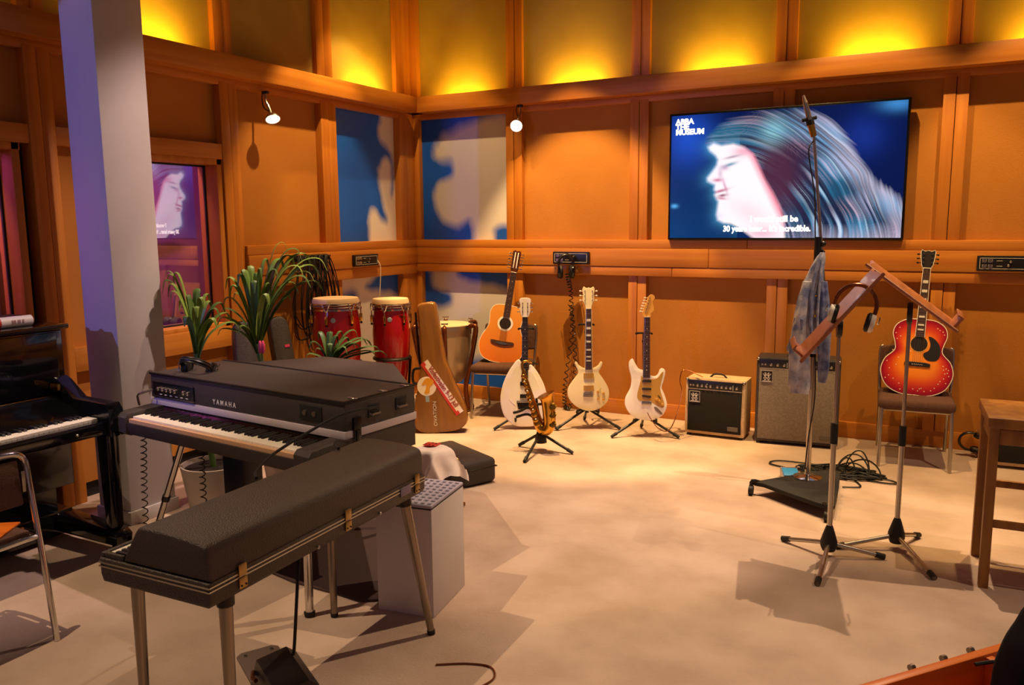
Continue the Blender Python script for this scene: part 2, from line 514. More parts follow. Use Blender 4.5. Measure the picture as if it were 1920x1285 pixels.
for y0, y1 in ((0, 1.35), (1.5, 2.845), (3.0, 4.217), (4.38, 5.26), (5.45, 6.33)): lpanel(y0, y1, BZ1 - .12, 4.44, 'olive')
for k, (z0, z1, d) in enumerate(((MR0 - .015, 1.288, .085), (1.290, 1.44, .092), (1.442, MR1, .083))):
    B().box2((PX - .03, 4.38, z0), (PX + d, 6.54, z1), .004).build('rail_board', 'wood_h', wl)
B().box2((-4.445, 0, BZ0), (-4.42, 6.45, BZ1), .004).build('beam_board', 'wood_h', wl)
B().box2((PX, 0, BZ0), (-4.445, 6.45, BZ0 + .02)).build('beam_soffit', 'wood_h', wl)
B().box2((PX - .03, 0, BZ0 - .05), (PX + .06, 6.55, BZ0), .003).build('ledger_board', 'wood_h', wl)
for y0, y1 in ((3.0, 4.217), (1.5, 2.845)):
    B().box2((PX - .03, y0, 2.12), (PX + .06, y1, 2.225), .003).build('header_board', 'wood_h', wl)
    B().box2((PX - .03, y0, .80), (PX + .06, y1, .945), .003).build('sill_board', 'wood_h', wl)
struct(B().box2((PX - .03, 4.38, 0), (PX + .022, PY - .022, .125), .004).build('baseboard_left', 'wood_h'))

# windows into the control room: casing, dark gasket, reflecting pane, magenta mural beyond
gl = bpy.data.materials.new('window_glass'); gl.use_nodes = True
nt = gl.node_tree; nt.nodes.clear()
o_ = nt.nodes.new('ShaderNodeOutputMaterial'); mx = nt.nodes.new('ShaderNodeMixShader'); tr = nt.nodes.new('ShaderNodeBsdfTransparent'); gs = nt.nodes.new('ShaderNodeBsdfGlossy')
gs.inputs['Roughness'].default_value = .01; gs.inputs[0].default_value = (.9, .9, .95, 1); tr.inputs[0].default_value = (.8, .78, .82, 1)
mx.inputs[0].default_value = .30
nt.links.new(tr.outputs[0], mx.inputs[1]); nt.links.new(gs.outputs[0], mx.inputs[2]); nt.links.new(mx.outputs[0], o_.inputs[0])
mat('mural', attr=True, rough=.6)
def mural_fn(seed, bright):
    def fn(U, V):
        n = noise2(U, V, 1.4, seed); n2 = noise2(U, V, 4, seed + 3)
        c = np.ones(U.shape + (3,)) * np.array((.42, .06, .22))
        c = mixc(c, (.62, .26, .22), np.clip(.5 + n, 0, 1) * .6)
        c = mixc(c, (.22, .03, .24), np.clip(.5 + n2, 0, 1) * .5)
        for (a, b, rx, ry, col) in ((.70, .60, .10, .035, (.05, .01, .05)), (.78, .585, .05, .02, (.05, .01, .05)), (.42, .66, .08, .03, (.05, .01, .05)), (.58, .76, .05, .1, (.22, .03, .16)), (.64, .9, .16, .03, (.12, .01, .06)), (.25, .45, .2, .2, (.15, .02, .12))):
            c = mixc(c, col, soft(np.hypot((U - a) / rx, (V - b) / ry) - 1, .35))
        return c * bright
    return fn
for n, (y0, y1, sd, br) in enumerate(((3.2, 4.217, 4, 1.0), (1.5, 2.79, 11, 1.3))):
    w = struct(bpy.data.objects.new('window_%d' % (n + 1), None)); COL.objects.link(w)
    z0, z1 = .945, 2.12
    fr = B()
    fr.box2((PX - .14, y1 - .05, z0), (PX + .05, y1 - .005, z1), .003).box2((PX - .14, y0, z0), (PX + .05, y0 + .045, z1), .003)
    fr.box2((PX - .14, y0, z1 - .04), (PX + .05, y1, z1), .003).box2((PX - .14, y0, z0), (PX + .05, y1, z0 + .03), .003)
    fr.build('casing', 'wood_v', w)
    gk = B()
    gx = PX - .075
    gk.box2((gx - .008, y1 - .062, z0 + .03), (gx + .008, y1 - .048, z1 - .04)).box2((gx - .008, y0 + .044, z0 + .03), (gx + .008, y0 + .058, z1 - .04))
    gk.box2((gx - .008, y0 + .045, z1 - .052), (gx + .008, y1 - .05, z1 - .038)).box2((gx - .008, y0 + .045, z0 + .028), (gx + .008, y1 - .05, z0 + .042))
    gk.build('gasket', 'black_rubber', w)
    link('glass_pane', B().box2((gx - .003, y0 + .05, z0 + .035), (gx + .003, y1 - .055, z1 - .045)).mesh('glass_pane', gl), w)
    B().box2((PX - .9, y0 - .6, .7), (PX - .88, y1 + .9, 2.6)).build('mural_board', 'black_matte', w)
    grid_picture('mural_print', y1 - y0 + 1.3, 1.8, 120, 120, mural_fn(sd, br), MATS['mural'], w, (PX - .876, (y0 + y1) / 2 + .15, 1.65), (0, 0, R(90)))
    lp = bpy.data.lights.new('control_room_lamp', 'AREA'); lp.energy = 42 if n == 0 else 80; lp.color = (.95, .42, .9); lp.size = .5
    lo = bpy.data.objects.new('control_room_lamp', lp); COL.objects.link(lo); lo.location = (PX - .35, (y0 + y1) / 2, 2.55); lo.rotation_euler = (0, R(48), 0)
struct(B().box2((PX - 1.3, -.2, .0), (PX - .95, 4.9, 2.75)).box2((PX - 1.3, -.2, 2.75), (PX - .15, 4.9, 2.85)).build('wall_control_room', 'black_matte'))

# pillar
pl = struct(B().box2((-4.22, 2.86, 0), (-3.95, 3.16, 4.45), .006).build('wall_pillar', 'plaster'))
pl['label'] = 'white square plaster pillar beside the upright piano'
struct(B().box2((-4.232, 2.848, 0), (-3.938, 3.172, .075), .004).build('baseboard_pillar', 'plaster'))

# cove uplights: short strips lying in the trough of the beam (yellow gels)
def cove(x, y, e, rz):
    l = bpy.data.lights.new('cove_uplight', 'AREA'); l.shape = 'RECTANGLE'; l.size = .42; l.size_y = .05; l.energy = e; l.color = (1, .56, .045); l.spread = R(150)
    o = bpy.data.objects.new('cove_uplight', l); COL.objects.link(o); o.location = (x, y, 2.712)
    o.rotation_euler = (R(180 - 12), 0, R(rz))
for x, e in ((-4.0, 6), (-2.88, 7.5), (-1.68, 7), (-.55, 8), (.55, 7.5), (1.7, 5)): cove(x, 6.505, e, 0)
for y, e in ((3.72, 8), (5.9, 7), (2.3, 2.5)): cove(-4.48, y, e, 90)
# ------------------------------------------------------------------ wall things
# television
tv = thing('television', 'large flat television on the back wall showing a singer in profile', 'television', (-1.162, 6.535, 2.01))
TW, TH = 1.735, .995
B().box((0, 0, 0), (TW, .05, TH), bev=.006).build('housing', 'black_screen_frame', tv)
B().box((0, .0265, 0), (.5, .004, .4)).build('wall_bracket', 'dark_metal', tv)
def tvfn(U, V):
    # picture coordinates as on the screen, x 0..442, y 0..250
    X = U * 442; Y = V * 250
    c = np.ones(U.shape + (3,)) * np.array((.001, .008, .07))
    c = mixc(c, (.003, .06, .22), np.clip((Y - 60) / 260, 0, 1) * np.clip(1 - X / 260, 0, 1))
    c = mixc(c, (.02, .12, .85), np.exp(-(((X - 35) / 50) ** 2 + ((Y - 45) / 55) ** 2)) * .6)
    c = mixc(c, (.05, .25, .6), np.exp(-(((X - 425) / 30) ** 2 + ((Y - 5) / 14) ** 2)))
    c = mixc(c, (.01, .04, .35), np.exp(-(((X - 370) / 40) ** 2 + ((Y - 60) / 40) ** 2)) * .6)
    c = mixc(c, (.1, .45, .9), np.exp(-(((X - 9) / 7) ** 2 + ((Y - 184) / 4) ** 2)))
    # hair
    hair = smooth_poly([(76, 62), (84, 40), (110, 22), (150, 10), (205, 5), (262, 8), (310, 30), (345, 72), (372, 118), (400, 150), (437, 182), (446, 256), (200, 256), (180, 180), (130, 80), (98, 60)], 4)
    r = np.hypot(X - 70, Y - 330); th = np.arctan2(Y - 330, X - 70)
    rr = r + 16 * np.sin(th * 2.2 + .4) + 9 * noise2(U, V, 1.4, 8) + 2.5 * noise2(U, V, 4, 9)
    h = soft(sdist(X, Y, hair) + 6 * (table(rr * .7, 5) - .5), 7)
    fine = table(rr * .55 + th * 1.2, 11); mid = table(rr * .22 - th * .8, 12); broad = table(rr * .085 + th * .7, 13); vf = table(rr * 1.2 + th * 2, 14)
    patch = np.clip(.5 + .9 * noise2(U, V, 2.6, 31), 0, 1); patch2 = np.clip(.5 + .9 * noise2(U, V, 2.2, 47), 0, 1)
    hc = np.ones(U.shape + (3,)) * np.array((.012, .02, .06))
    hc = mixc(hc, (.04, .34, .62), np.clip(mid * 1.9 - .5, 0, 1) * patch)
    hc = mixc(hc, (.55, .78, .95), np.clip(fine * 2.2 - 1.15, 0, 1) * np.clip(broad * 1.6 - .4, 0, 1) * patch)
    hc = mixc(hc, (.85, .52, .66), np.clip(vf * .8 + mid * 1.2 - 1.0, 0, 1) * patch2 * .9)
    out = np.clip((sdist(X, Y, hair) + 42) / 42, 0, 1) * np.clip((X - 230) / 90, 0, 1)
    hc = mixc(hc, (.72, .66, .86), np.clip(out * (.45 + .7 * fine), 0, 1) * .75)
    hc = mixc(hc, (.085, .022, .055), np.clip(np.exp(-(((X - 212) / 46) ** 2 + ((Y - 130) / 75) ** 2)) * 1.2, 0, .93))
    hc = mixc(hc, (.02, .16, .26), np.exp(-(((X - 125) / 50) ** 2 + ((Y - 36) / 18) ** 2)) * .6)
    hc = mixc(hc, (.40, .85, .92), np.exp(-(((X - 205) / 24) ** 2 + ((Y - 42) / 24) ** 2)) * .75 * vf)
    c = c * (1 - h[..., None]) + hc * h[..., None]
    # face and neck
    face = [(76, 66), (80, 74), (92, 84), (97, 92), (95, 103), (87, 114), (76, 128), (77, 135), (86, 140), (92, 143), (91, 152), (94, 157), (92, 163), (96, 171), (100, 176), (99, 187), (97, 203), (100, 214), (112, 220), (128, 222), (148, 232), (180, 256), (235, 256), (232, 215), (222, 186), (208, 160), (192, 134), (180, 108), (168, 84), (150, 70), (128, 62), (104, 64), (88, 58)]
    d = sdist(X, Y, face)
    f = soft(d, 3.5)
    fc = np.ones(U.shape + (3,)) * np.array((1.1, .98, 1.02))
    fc = mixc(fc, (.95, .18, .30), np.clip(1 - np.abs((X - 168 - (Y - 84) * .5)) / 16, 0, 1) * .9)
    fc = mixc(fc, (.75, .9, 1.1), soft(np.abs(d) - 5, 3) * np.clip((130 - X) / 40, 0, 1) * .7)
    fc = mixc(fc, (.95, .35, .5), np.exp(-(((X - 150) / 22) ** 2 + ((Y - 78) / 10) ** 2)) * .8)
    def blob(x, y, rx, ry, k=0): return np.exp(-(((X - x) / rx) ** 2 + ((Y - y + (X - x) * k) / ry) ** 2))
    fc = mixc(fc, (.16, .36, .5), blob(122, 103, 14, 3.4, .25))            # closed lashes
    fc = mixc(fc, (.30, .18, .30), blob(126, 88, 16, 2.6, .18) * .75)        # brow
    fc = mixc(fc, (.55, .28, .48), blob(112, 109, 8, 5) * .7)
    fc = mixc(fc, (.62, .40, .62), blob(103, 120, 5, 12, 0) * .6)            # side of the nose
    fc = mixc(fc, (.70, .22, .38), blob(98, 133, 10, 3.6))                   # nostril
    fc = mixc(fc, (.72, .36, .52), np.exp(-(((X - 115 - (Y - 150) * .35) / 3) ** 2 + ((Y - 146) / 15) ** 2)) * .85)
    fc = mixc(fc, (.55, .12, .22), blob(105, 155, 15, 3.0, .25))             # upper lip
    fc = mixc(fc, (.30, .05, .12), blob(109, 164, 9, 3.2, .1))               # open mouth
    fc = mixc(fc, (1.0, .96, .98), blob(106, 160, 9, 1.6, .2))               # teeth
    fc = mixc(fc, (.70, .25, .36), blob(107, 170, 10, 2.6, -.1))             # lower lip
    fc = mixc(fc, (.75, .72, .92), blob(104, 205, 9, 8) * .5)
    fc = mixc(fc, (.9, .45, .6), blob(190, 240, 30, 12) * .8)
    fc = mixc(fc, (.95, .70, .78), blob(165, 200, 40, 22, -.4) * .6)
    c = c * (1 - f[..., None]) + fc * f[..., None]
    glow = np.exp(-np.clip(d, 0, 99) / 9) * (d > 0) * (X < 140) * .5
    c = mixc(c, (.1, .45, .75), np.clip(glow, 0, 1))
    return c
mat('tv_picture', attr=True, rough=.25, emit=1.0)
MATS['tv_picture'].node_tree.links.remove(MATS['tv_picture'].node_tree.nodes['Principled BSDF'].inputs['Base Color'].links[0])
MATS['tv_picture'].node_tree.nodes['Principled BSDF'].inputs['Base Color'].default_value = (.002, .002, .003, 1)
MATS['tv_picture'].node_tree.nodes['Principled BSDF'].inputs['Specular IOR Level'].default_value = .06
grid_picture('screen', TW - .035, TH - .035, 330, 190, tvfn, MATS['tv_picture'], tv, (0, -.0262, 0))
mat('screen_white', (1, 1, 1), .5, emit=1.3)
def tvxy(x, y): return ((x / 442 - .5) * (TW - .035), -.0275, (.5 - y / 250) * (TH - .035))
text('subtitle_line', 'I would still be', .063, MATS['screen_white'], tv, tvxy(258, 213), align='RIGHT', sx=.95, bold=.0028)
text('subtitle_line', "30 years later... It's incredible.", .063, MATS['screen_white'], tv, tvxy(112, 232), align='LEFT', sx=.86, bold=.0028)
for k, s in enumerate(('ABBA', 'THE', 'MUSEUM')):
    text('channel_logo', s, .058, MATS['screen_white'], tv, tvxy(9, 13 + k * 10.5), align='LEFT', bold=.003)

# patch boxes on the rails
def patch_box(label, loc, rotz, w=.34, h=.105):
    t = thing('patch_bay', label, 'patch bay', loc, rotz, 'patch bays on the middle rail')
    B().box((0, 0, 0), (w, .028, h), bev=.003).build('plate', 'black_satin', t)
    e = B()
    for sx in (-1, 1): e.box((sx * (w / 2 - .018), -.0155, 0), (.003, .002, h - .03))
    for sz in (-1, 1): e.box((0, -.0155, sz * (h / 2 - .016)), (w - .035, .002, .003))
    e.build('printed_border', 'letters_pale', t)
    for i in range(2):
        for j in range(2):
            B().lathe([(.013, 0), (.013, .006), (.007, .006), (.006, .002)], 12, (-w / 2 + .045 + i * .036, -.014, .018 - j * .036), (R(90), 0, 0)).build('socket', 'steel', t)
            B().box((-w / 2 + .045 + i * .036, -.0148, .018 - j * .036), (.026, .0015, .020)).build('socket_frame', 'letters_pale', t)
    for j in range(2): B().box((-w / 2 + .135, -.0155, .018 - j * .036), (.035, .002, .003)).build('printed_line', 'letters_pale', t)
    for x, z in ((.0, .012), (-.012, -.014)): B().lathe([(.008, 0), (.008, .012), (.005, .014)], 10, (x + .03, -.014, z), (R(90), 0, 0)).build('knob', 'steel', t)
    return t
pb1 = patch_box('black patch bay holding hanging headphones between acoustic and cream guitars', (-2.89, 6.52, 1.358), 0)
pb2 = patch_box('black patch bay on the rail right of the sunburst guitar', (.345, 6.52, 1.355), 0)
pb3 = patch_box('small black patch bay on the left wall above the congas', (-4.49, 5.712, 1.352), 90, .33, .10)
tag(B().tube([(-4.473, 5.86, 1.345), (-4.45, 5.87, 1.28), (-4.47, 5.88, 1.1), (-4.49, 5.885, .9), (-4.5, 5.88, .5), (-4.49, 5.86, .02)], .004, 6, 4).build('cable', 'ivory'), 'thin pale cable hanging from the small patch bay behind the congas', 'cable')

# headphones
def headphones(label, loc, rot, r=.085, band='black_satin', cup='black_gloss', group='headphones'):
    t = thing('headphones', label, 'headphones', loc, 0, group, rot)
    arc = [(r * math.cos(a), 0, r * math.sin(a) * 1.1) for a in [R(-10 + 20 * k) for k in range(11)]]
    bnd = B()
    bnd.tube(arc, .009, 8, 2)
    for y in (-.012, .012): bnd.tube([(p[0] * 1.02, y, p[2] * 1.02) for p in arc], .005, 6, 2)
    bnd.build('headband', band, t)
    for s in (-1, 1):
        B().tube([(s * r, 0, -.005), (s * r * 1.05, 0, -.03), (s * r * 1.02, 0, -.055)], .0045, 6, 3).build('yoke', 'chrome', t)
        c = B().lathe([(.012, -.026), (.034, -.022), (.042, -.008), (.042, .004), (.036, .01)], 20, (s * r, 0, -.055), (0, R(90 * s), 0)).build('ear_cup', cup, t)
        c2 = B().lathe([(.028, .008), (.043, .01), (.045, .02), (.036, .028), (.026, .02)], 20, (s * r, 0, -.055), (0, R(-90 * s), 0))
        c2.build('ear_pad', 'black_rubber', c)
        for k in range(5):
            a = R(-60 + 30 * k)
            B().box((s * (r + .024), .03 * math.sin(a), -.055 + .02 * math.cos(a)), (.004, .004, .03), (a, 0, 0)).build('chrome_rib', 'chrome', c)
    return t
hp_ = headphones('black headphones with chrome ribs hanging on the patch bay', (-2.90, 6.43, 1.315), (R(6), 0, R(30)), .05)
hp_.scale = (1.25, 1.1, 1.35)
def coil(b, path, r, turns, wire, seg=6, per=10):
    P = catmull(path, 12)
    N = turns * per
    pts = []
    for i in range(N + 1):
        f = i / N * (len(P) - 1); k = min(int(f), len(P) - 2); p = P[k].lerp(P[k + 1], f - k)
        t = (P[k + 1] - P[k]).normalized(); u = t.orthogonal().normalized(); w = t.cross(u)
        a = 2 * math.pi * i / per
        pts.append(p + (u * math.cos(a) + w * math.sin(a)) * r)
    b.tube(pts, wire, seg)
cc = B()
coil(cc, [(-2.905, 6.47, 1.22), (-2.91, 6.55, 1.05), (-2.90, 6.56, .7), (-2.96, 6.55, .25), (-2.96, 6.53, .03)], .017, 26, .0045, 5, 8)
coil(cc, [(-2.905, 6.53, .95), (-2.88, 6.555, .7), (-2.865, 6.55, .35), (-2.9, 6.52, .04), (-2.96, 6.53, .03)], .017, 22, .0045, 5, 8)
tag(cc.build('headphone_cable', 'ebony'), 'dark coiled headphone cord hanging in loops down the back wall', 'cord')

# spotlights clamped under the beam
def beam_spot(label, loc, aim, cab):
    t = thing('spotlight', label, 'spotlight', loc, 0, 'spotlights clamped under the beam')
    d = Vector(aim).normalized()
    B().box((0, 0, -.01), (.05, .03, .02), bev=.003).build('clamp', 'black_satin', t)
    B().tube([(0, 0, -.01), (.005, -.005, -.07), (cab[0] * .5, cab[1] * .5, -.12), cab], .009, 8, 3).build('arm', 'steel', t)
    B().tube([(-.03, 0, -.01), (-.035, .0, -.06), (-.01, -.01, -.12), (cab[0] * .6, cab[1] * .6, -.15)], .004, 6, 4).build('wire', 'black_rubber', t)
    q = d.to_track_quat('Z', 'Y').to_euler()
    hd = B().lathe([(.014, -.04), (.03, -.036), (.048, -.012), (.056, .0), (.056, .008), (.051, .008), (.05, .0)], 22).build('reflector', 'steel', t, cab, q)
    B().lathe([(.0, .002), (.05, .002), (.05, .006), (.0, .008)], 20).build('bulb', 'lamp_glow', hd)
    return t
beam_spot('small lit spotlight under the beam on the left wall', (-4.50, 4.62, 2.635), (.45, -.25, -.86), (.06, .0, -.20))
beam_spot('small lit spotlight under the beam next to the tall cloud panel', (-3.37, 6.50, 2.68), (.35, -.85, -.45), (.0, -.07, -.185))

# hanging cable bundle on the left wall
rack = thing('cable_hanger', 'black wall bracket with hooks carrying the cable bundle', 'hanger', (-4.49, 5.0, 1.40), 90)
B().box((0, 0, 0), (.42, .02, .05), bev=.003).build('bar', 'black_satin', rack)
for k in range(6): B().tube([(-.17 + k * .068, 0, 0), (-.17 + k * .068, -.05, -.005), (-.17 + k * .068, -.07, .02)], .006, 6, 3).build('hook', 'black_satin', rack)
random.seed(3)
for k in range(12):
    y0 = 4.83 + k * .03 + random.uniform(-.01, .01); w = random.uniform(.05, .13); bot = random.uniform(.66, .95); x = -4.49 + random.uniform(.04, .075)
    loop = [(x, y0, 1.42), (x + .02, y0 - w * .6, 1.3), (x + .01, y0 - w, 1.05), (x, y0 - w * .7, bot + .06), (x, y0, bot), (x + .01, y0 + w * .7, bot + .07), (x + .015, y0 + w, 1.06), (x + .02, y0 + w * .55, 1.3)]
    b = B()
    for j in range(2):
        b.tube([(p[0] + random.uniform(-.008, .012), p[1] + random.uniform(-.014, .014), p[2] + random.uniform(-.03, .03) * (p[2] < 1.4)) for p in loop], .0045, 6, 5, True)
    tag(b.build('cable_coil', 'black_rubber'), 'black looped cable hanging in the bundle on the left wall', 'cable', 'looped cables on the wall hanger')
# ------------------------------------------------------------------ keyboards on the left
def key_meshes(tag_, kw, kl, kh, bl):
    w = B().box((0, kl / 2, kh / 2), (kw * .94, kl, kh), bev=.0008, seg=1).mesh('white_key', 'ivory')
    b = B().side([(0, 0), (.006, .011), (bl, .011), (bl, 0)], -kw * .28, kw * .28).mesh('black_key', 'ebony')
    return w, b
def keyboard(parent, x0, width, n, y, z, kl=.14, kh=.018, start=5):
    kw = width / n
    w, b = key_meshes('', kw, kl, kh, kl * .63)
    for i in range(n):
        link('white_key', w, parent, (x0 + kw * (i + .5), y, z))
        if (i + start) % 7 not in (2, 6) and i < n - 1:
            link('black_key', b, parent, (x0 + kw * (i + 1), y + kl * .37, z + kh))

# upright piano along the left wall
up = thing('upright_piano', 'glossy black upright piano against the left wall', 'piano', (-4.10, 1.88, 0), 90)
B().box2((-.74, -.04, .30), (.74, .36, 1.13), .006).build('case', 'black_gloss', up)
B().box2((-.76, -.075, 1.135), (.76, .37, 1.16), .006).build('lid', 'black_gloss', up)
B().box2((-.70, -.055, .80), (.70, -.04, 1.12), .004).build('upper_panel', 'black_gloss', up)
B().box2((-.68, -.075, .785), (.68, -.05, .80), .003).build('fallboard_hinge', 'brass', up)
B().side([(-.40, .69), (-.40, .64), (.0, .64), (.0, .80), (-.07, .80)], -.66, .66, .004).build('keybed', 'black_gloss', up)
B().side([(-.075, .785), (-.085, .80), (-.20, .735), (-.195, .725)], -.66, .66).build('fallboard', 'black_gloss', up)
B().box2((-.66, -.46, .635), (.66, -.40, .70), .005).build('key_slip', 'black_gloss', up)
for s in (-1, 1):
    B().side([(-.48, .62), (-.48, .75), (-.455, .785), (-.2, .79), (-.09, .87), (-.05, .89), (-.05, .62)], s * .66, s * .745, .008).build('cheek', 'black_gloss', up)
    B().side([(-.44, .62), (-.36, .62), (-.37, .34), (-.385, .12), (-.425, .12), (-.435, .34)], s * .665, s * .735, .006).build('leg', 'black_gloss', up)
    t_ = B().side([(-.47, .05), (-.48, .10), (-.44, .13), (.0, .15), (.34, .15), (.34, .05)], s * .65, s * .745, .008).build('toe_block', 'black_gloss', up)
    B().cyl((s * .68, -.42, .026), (s * .715, -.42, .026), .026).build('caster', 'dark_metal', t_)
    B().box2((s * .64, -.12, .83), (s * .655, -.06, .86)).build('brass_stay', 'brass', up)
    B().ball((s * .5, -.462, .665), .008, 10).build('lock_stud', 'steel', up)
B().box2((-.66, .0, .16), (.66, .04, .64), .004).build('lower_panel', 'black_gloss', up)
B().box2((-.74, .0, .03), (.74, .36, .16), .004).build('bottom_board', 'black_gloss', up)
for k in (-1, 1): B().side([(-.1, .055), (-.1, .065), (.0, .07), (.0, .06)], k * .08 - .02, k * .08 + .02).build('pedal', 'brass', up)
keyboard(up, -.65, 1.30, 52, -.405, .695, .15)
# what lies on the piano
sh = thing('paper_roll', 'white printed tube lying on top of the upright piano', 'tube', (-4.13, 2.43, 1.16), 90)
B().cyl((-.085, 0, .028), (.075, 0, .028), .027, seg=18).build('sleeve', 'white_print', sh)
B().cyl((-.105, 0, .028), (-.085, 0, .028), .0275, seg=18).build('end_cap', 'red_print', sh)
text('printing', '|||| ||| ||', .022, MATS['letters_red'], sh, (-.005, -.0275, .03))
tr_ = thing('black_case', 'flat black case lying on top of the upright piano behind the white tube', 'case', (-4.30, 2.34, 1.16), 90)
B().box((0, 0, .022), (.42, .16, .044), bev=.008).build('shell', 'black_satin', tr_)
B().box((.15, -.085, .022), (.05, .008, .02), bev=.002).build('catch', 'steel', tr_)

# electric grand
YW = 1.407
yg = thing('electric_grand_piano', 'black electric grand piano with silver stripe and headphones on top', 'piano', (-3.65, 2.60, 0), -5.7)
B().side([(0, .665), (.01, .63), (.05, .615), (.66, .615), (.66, .755), (.235, .755), (.235, .70), (.22, .69), (.0, .69)], .004, YW - .004, .004).build('key_case', 'tolex', yg)
for s, a, b in ((0, 0, .095), (1, YW - .095, YW)):
    B().side([(-.01, .64), (-.01, .715), (.01, .735), (.24, .745), (.24, .62), (.02, .62)], a, b, .006).build('cheek', 'tolex', yg)
B().box2((.095, .010, .676), (YW - .095, .03, .708)).build('key_slip', 'key_front', yg)
ub = B().box2((0, .20, .776), (YW, .66, .905), .008).build('upper_case', 'tolex', yg)
B().box2((-.002, .196, .742), (YW + .002, .664, .776), .002).build('silver_stripe', 'stripe_grey', yg)
B().side([(.236, .752), (.222, .752), (.165, .705), (.18, .70), (.236, .70)], .095, YW - .095).build('fallboard', 'black_gloss', yg)
for y in (.205, .655): B().box2((0, y - .012, .897), (YW, y + .006, .909), .003).build('edge_trim', 'black_satin', yg)
B().box2((YW - .012, .20, .897), (YW + .003, .66, .909), .003).build('edge_trim', 'black_satin', yg)
B().flat([(1.385, .664), (.865, 1.12), (.338, 1.10), (.08, .664)], .62, .892, .008).build('harp_case', 'tolex', yg)
keyboard(yg, .10, YW - .20, 52, .03, .70, .145)
cp = B().box2((.03, .192, .79), (.37, .20, .865), .003).build('control_panel', 'black_satin', yg)
B().box2((.028, .188, .787), (.372, .194, .791)).box2((.028, .188, .864), (.372, .194, .868)).build('panel_border', 'steel', cp)
for k in range(8):
    if k != 5: B().lathe([(.011, 0), (.011, .012), (.007, .016)], 14, (.09 + k * .035, .192, .83), (R(90), 0, 0)).build('knob', 'steel', cp)
for k in range(6): B().box((.10 + k * .044, .19, .802), (.02, .003, .004)).build('printed_mark', 'letters_pale', cp)
text('maker_name', 'Y A M A H A', .034, MATS['letters_pale'], yg, (.60, .1985, .808), sx=.92, depth=.001, bold=.0005)
rc = B().box2((1.13, .196, .80), (1.27, .204, .87), .003).build('jack_recess', 'black_rubber', yg)
for k in range(2): B().lathe([(.012, 0), (.012, .006), (.006, .006)], 12, (1.165 + k * .06, .196, .835), (R(90), 0, 0)).build('jack', 'steel', rc)
for y0 in (.34, .52):
    h = B().box2((YW - .004, y0, .81), (YW + .004, y0 + .075, .868), .003).build('handle_cup', 'black_rubber', yg)
    B().tube([(YW, y0 + .008, .83), (YW + .014, y0 + .012, .825), (YW + .014, y0 + .063, .825), (YW, y0 + .067, .83)], .005, 6).build('handle', 'steel', h)
l_ = B().box2((YW - .002, .245, .735), (YW + .008, .29, .83), .002).build('latch', 'dark_metal', yg)
B().box2((YW + .006, .255, .72), (YW + .014, .28, .775), .002).build('hasp', 'black_satin', l_)
for y0 in (.28, .47, .62): B().box((YW - .03, y0, .9085), (.05, .018, .003), bev=.001, seg=1).build('hinge', 'steel', yg)
def leg(parent, a, b, r=.016, collar=.5, m='chrome'):
    a, b = Vector(a), Vector(b)
    L_ = B().cyl(a, b, r).build('leg', m, parent)
    c = a.lerp(b, collar)
    B().cyl(c, a.lerp(b, collar + .04), r * 1.25).build('collar', 'black_satin', L_)
    B().cyl(b - (b - a).normalized() * .02, b, r * 1.35, r * 1.2).build('foot', 'black_rubber', L_)
leg(yg, (.40, .1, .62), (.06, .1, .0)); leg(yg, (1.30, .06, .62), (1.335, .02, .0), .018)
leg(yg, (.30, .95, .62), (.25, 1.0, 0)); leg(yg, (.95, .95, .62), (1.0, 1.0, 0))
py_ = B().box2((.42, .30, .02), (.58, .42, .62), .006).build('pedal_lyre', 'black_satin', yg)
B().box2((.36, .26, .0), (.66, .44, .03), .004).build('pedal_base', 'black_satin', py_)
# coiled leads
for nm, lab, pth in (('a', 'dark coiled lead hanging at the left end of the electric grand piano', [(-3.53, 2.66, .62), (-3.555, 2.66, .35), (-3.57, 2.66, .05), (-3.50, 2.62, .014)]),
                     ('b', 'dark coiled lead hanging behind the slanted leg of the electric grand', [(-3.19, 2.72, .62), (-3.22, 2.74, .35), (-3.24, 2.76, .06), (-3.19, 2.8, .014)])):
    b = B(); coil(b, pth, .014, 24, .003, 5, 8)
    tag(b.build('coiled_lead', 'ebony'), lab, 'lead')
headphones('black headphones with silver ribs lying on the electric grand piano', (-3.40, 2.90, .945), (R(62), R(10), R(25)), .075)
tag(B().tube([(-3.575, 2.765, .825), (-3.60, 2.73, .815), (-3.63, 2.72, .80), (-3.645, 2.73, .77), (-3.65, 2.74, .742)], .006, 6, 5).build('jack_plug_lead', 'steel'), 'silver jack plug and lead in the control panel of the electric grand', 'lead')
tag(B().tube([(-2.238, 2.88, .845), (-2.19, 2.80, .86), (-2.20, 2.60, .87), (-2.22, 2.40, .83), (-2.20, 2.20, .80), (-2.13, 2.05, .788), (-2.06, 1.98, .792)], .006, 6, 6).build('cable', 'black_rubber'), 'black cable looping from the electric grand to the small piano housing', 'cable')
tag(B().tube([(-2.238, 2.74, .745), (-2.215, 2.66, .74), (-2.18, 2.56, .77), (-2.12, 2.46, .790), (-2.05, 2.40, .793)], .006, 6, 6).build('cable', 'black_rubber'), 'short black cable over the far end of the small piano housing', 'cable')

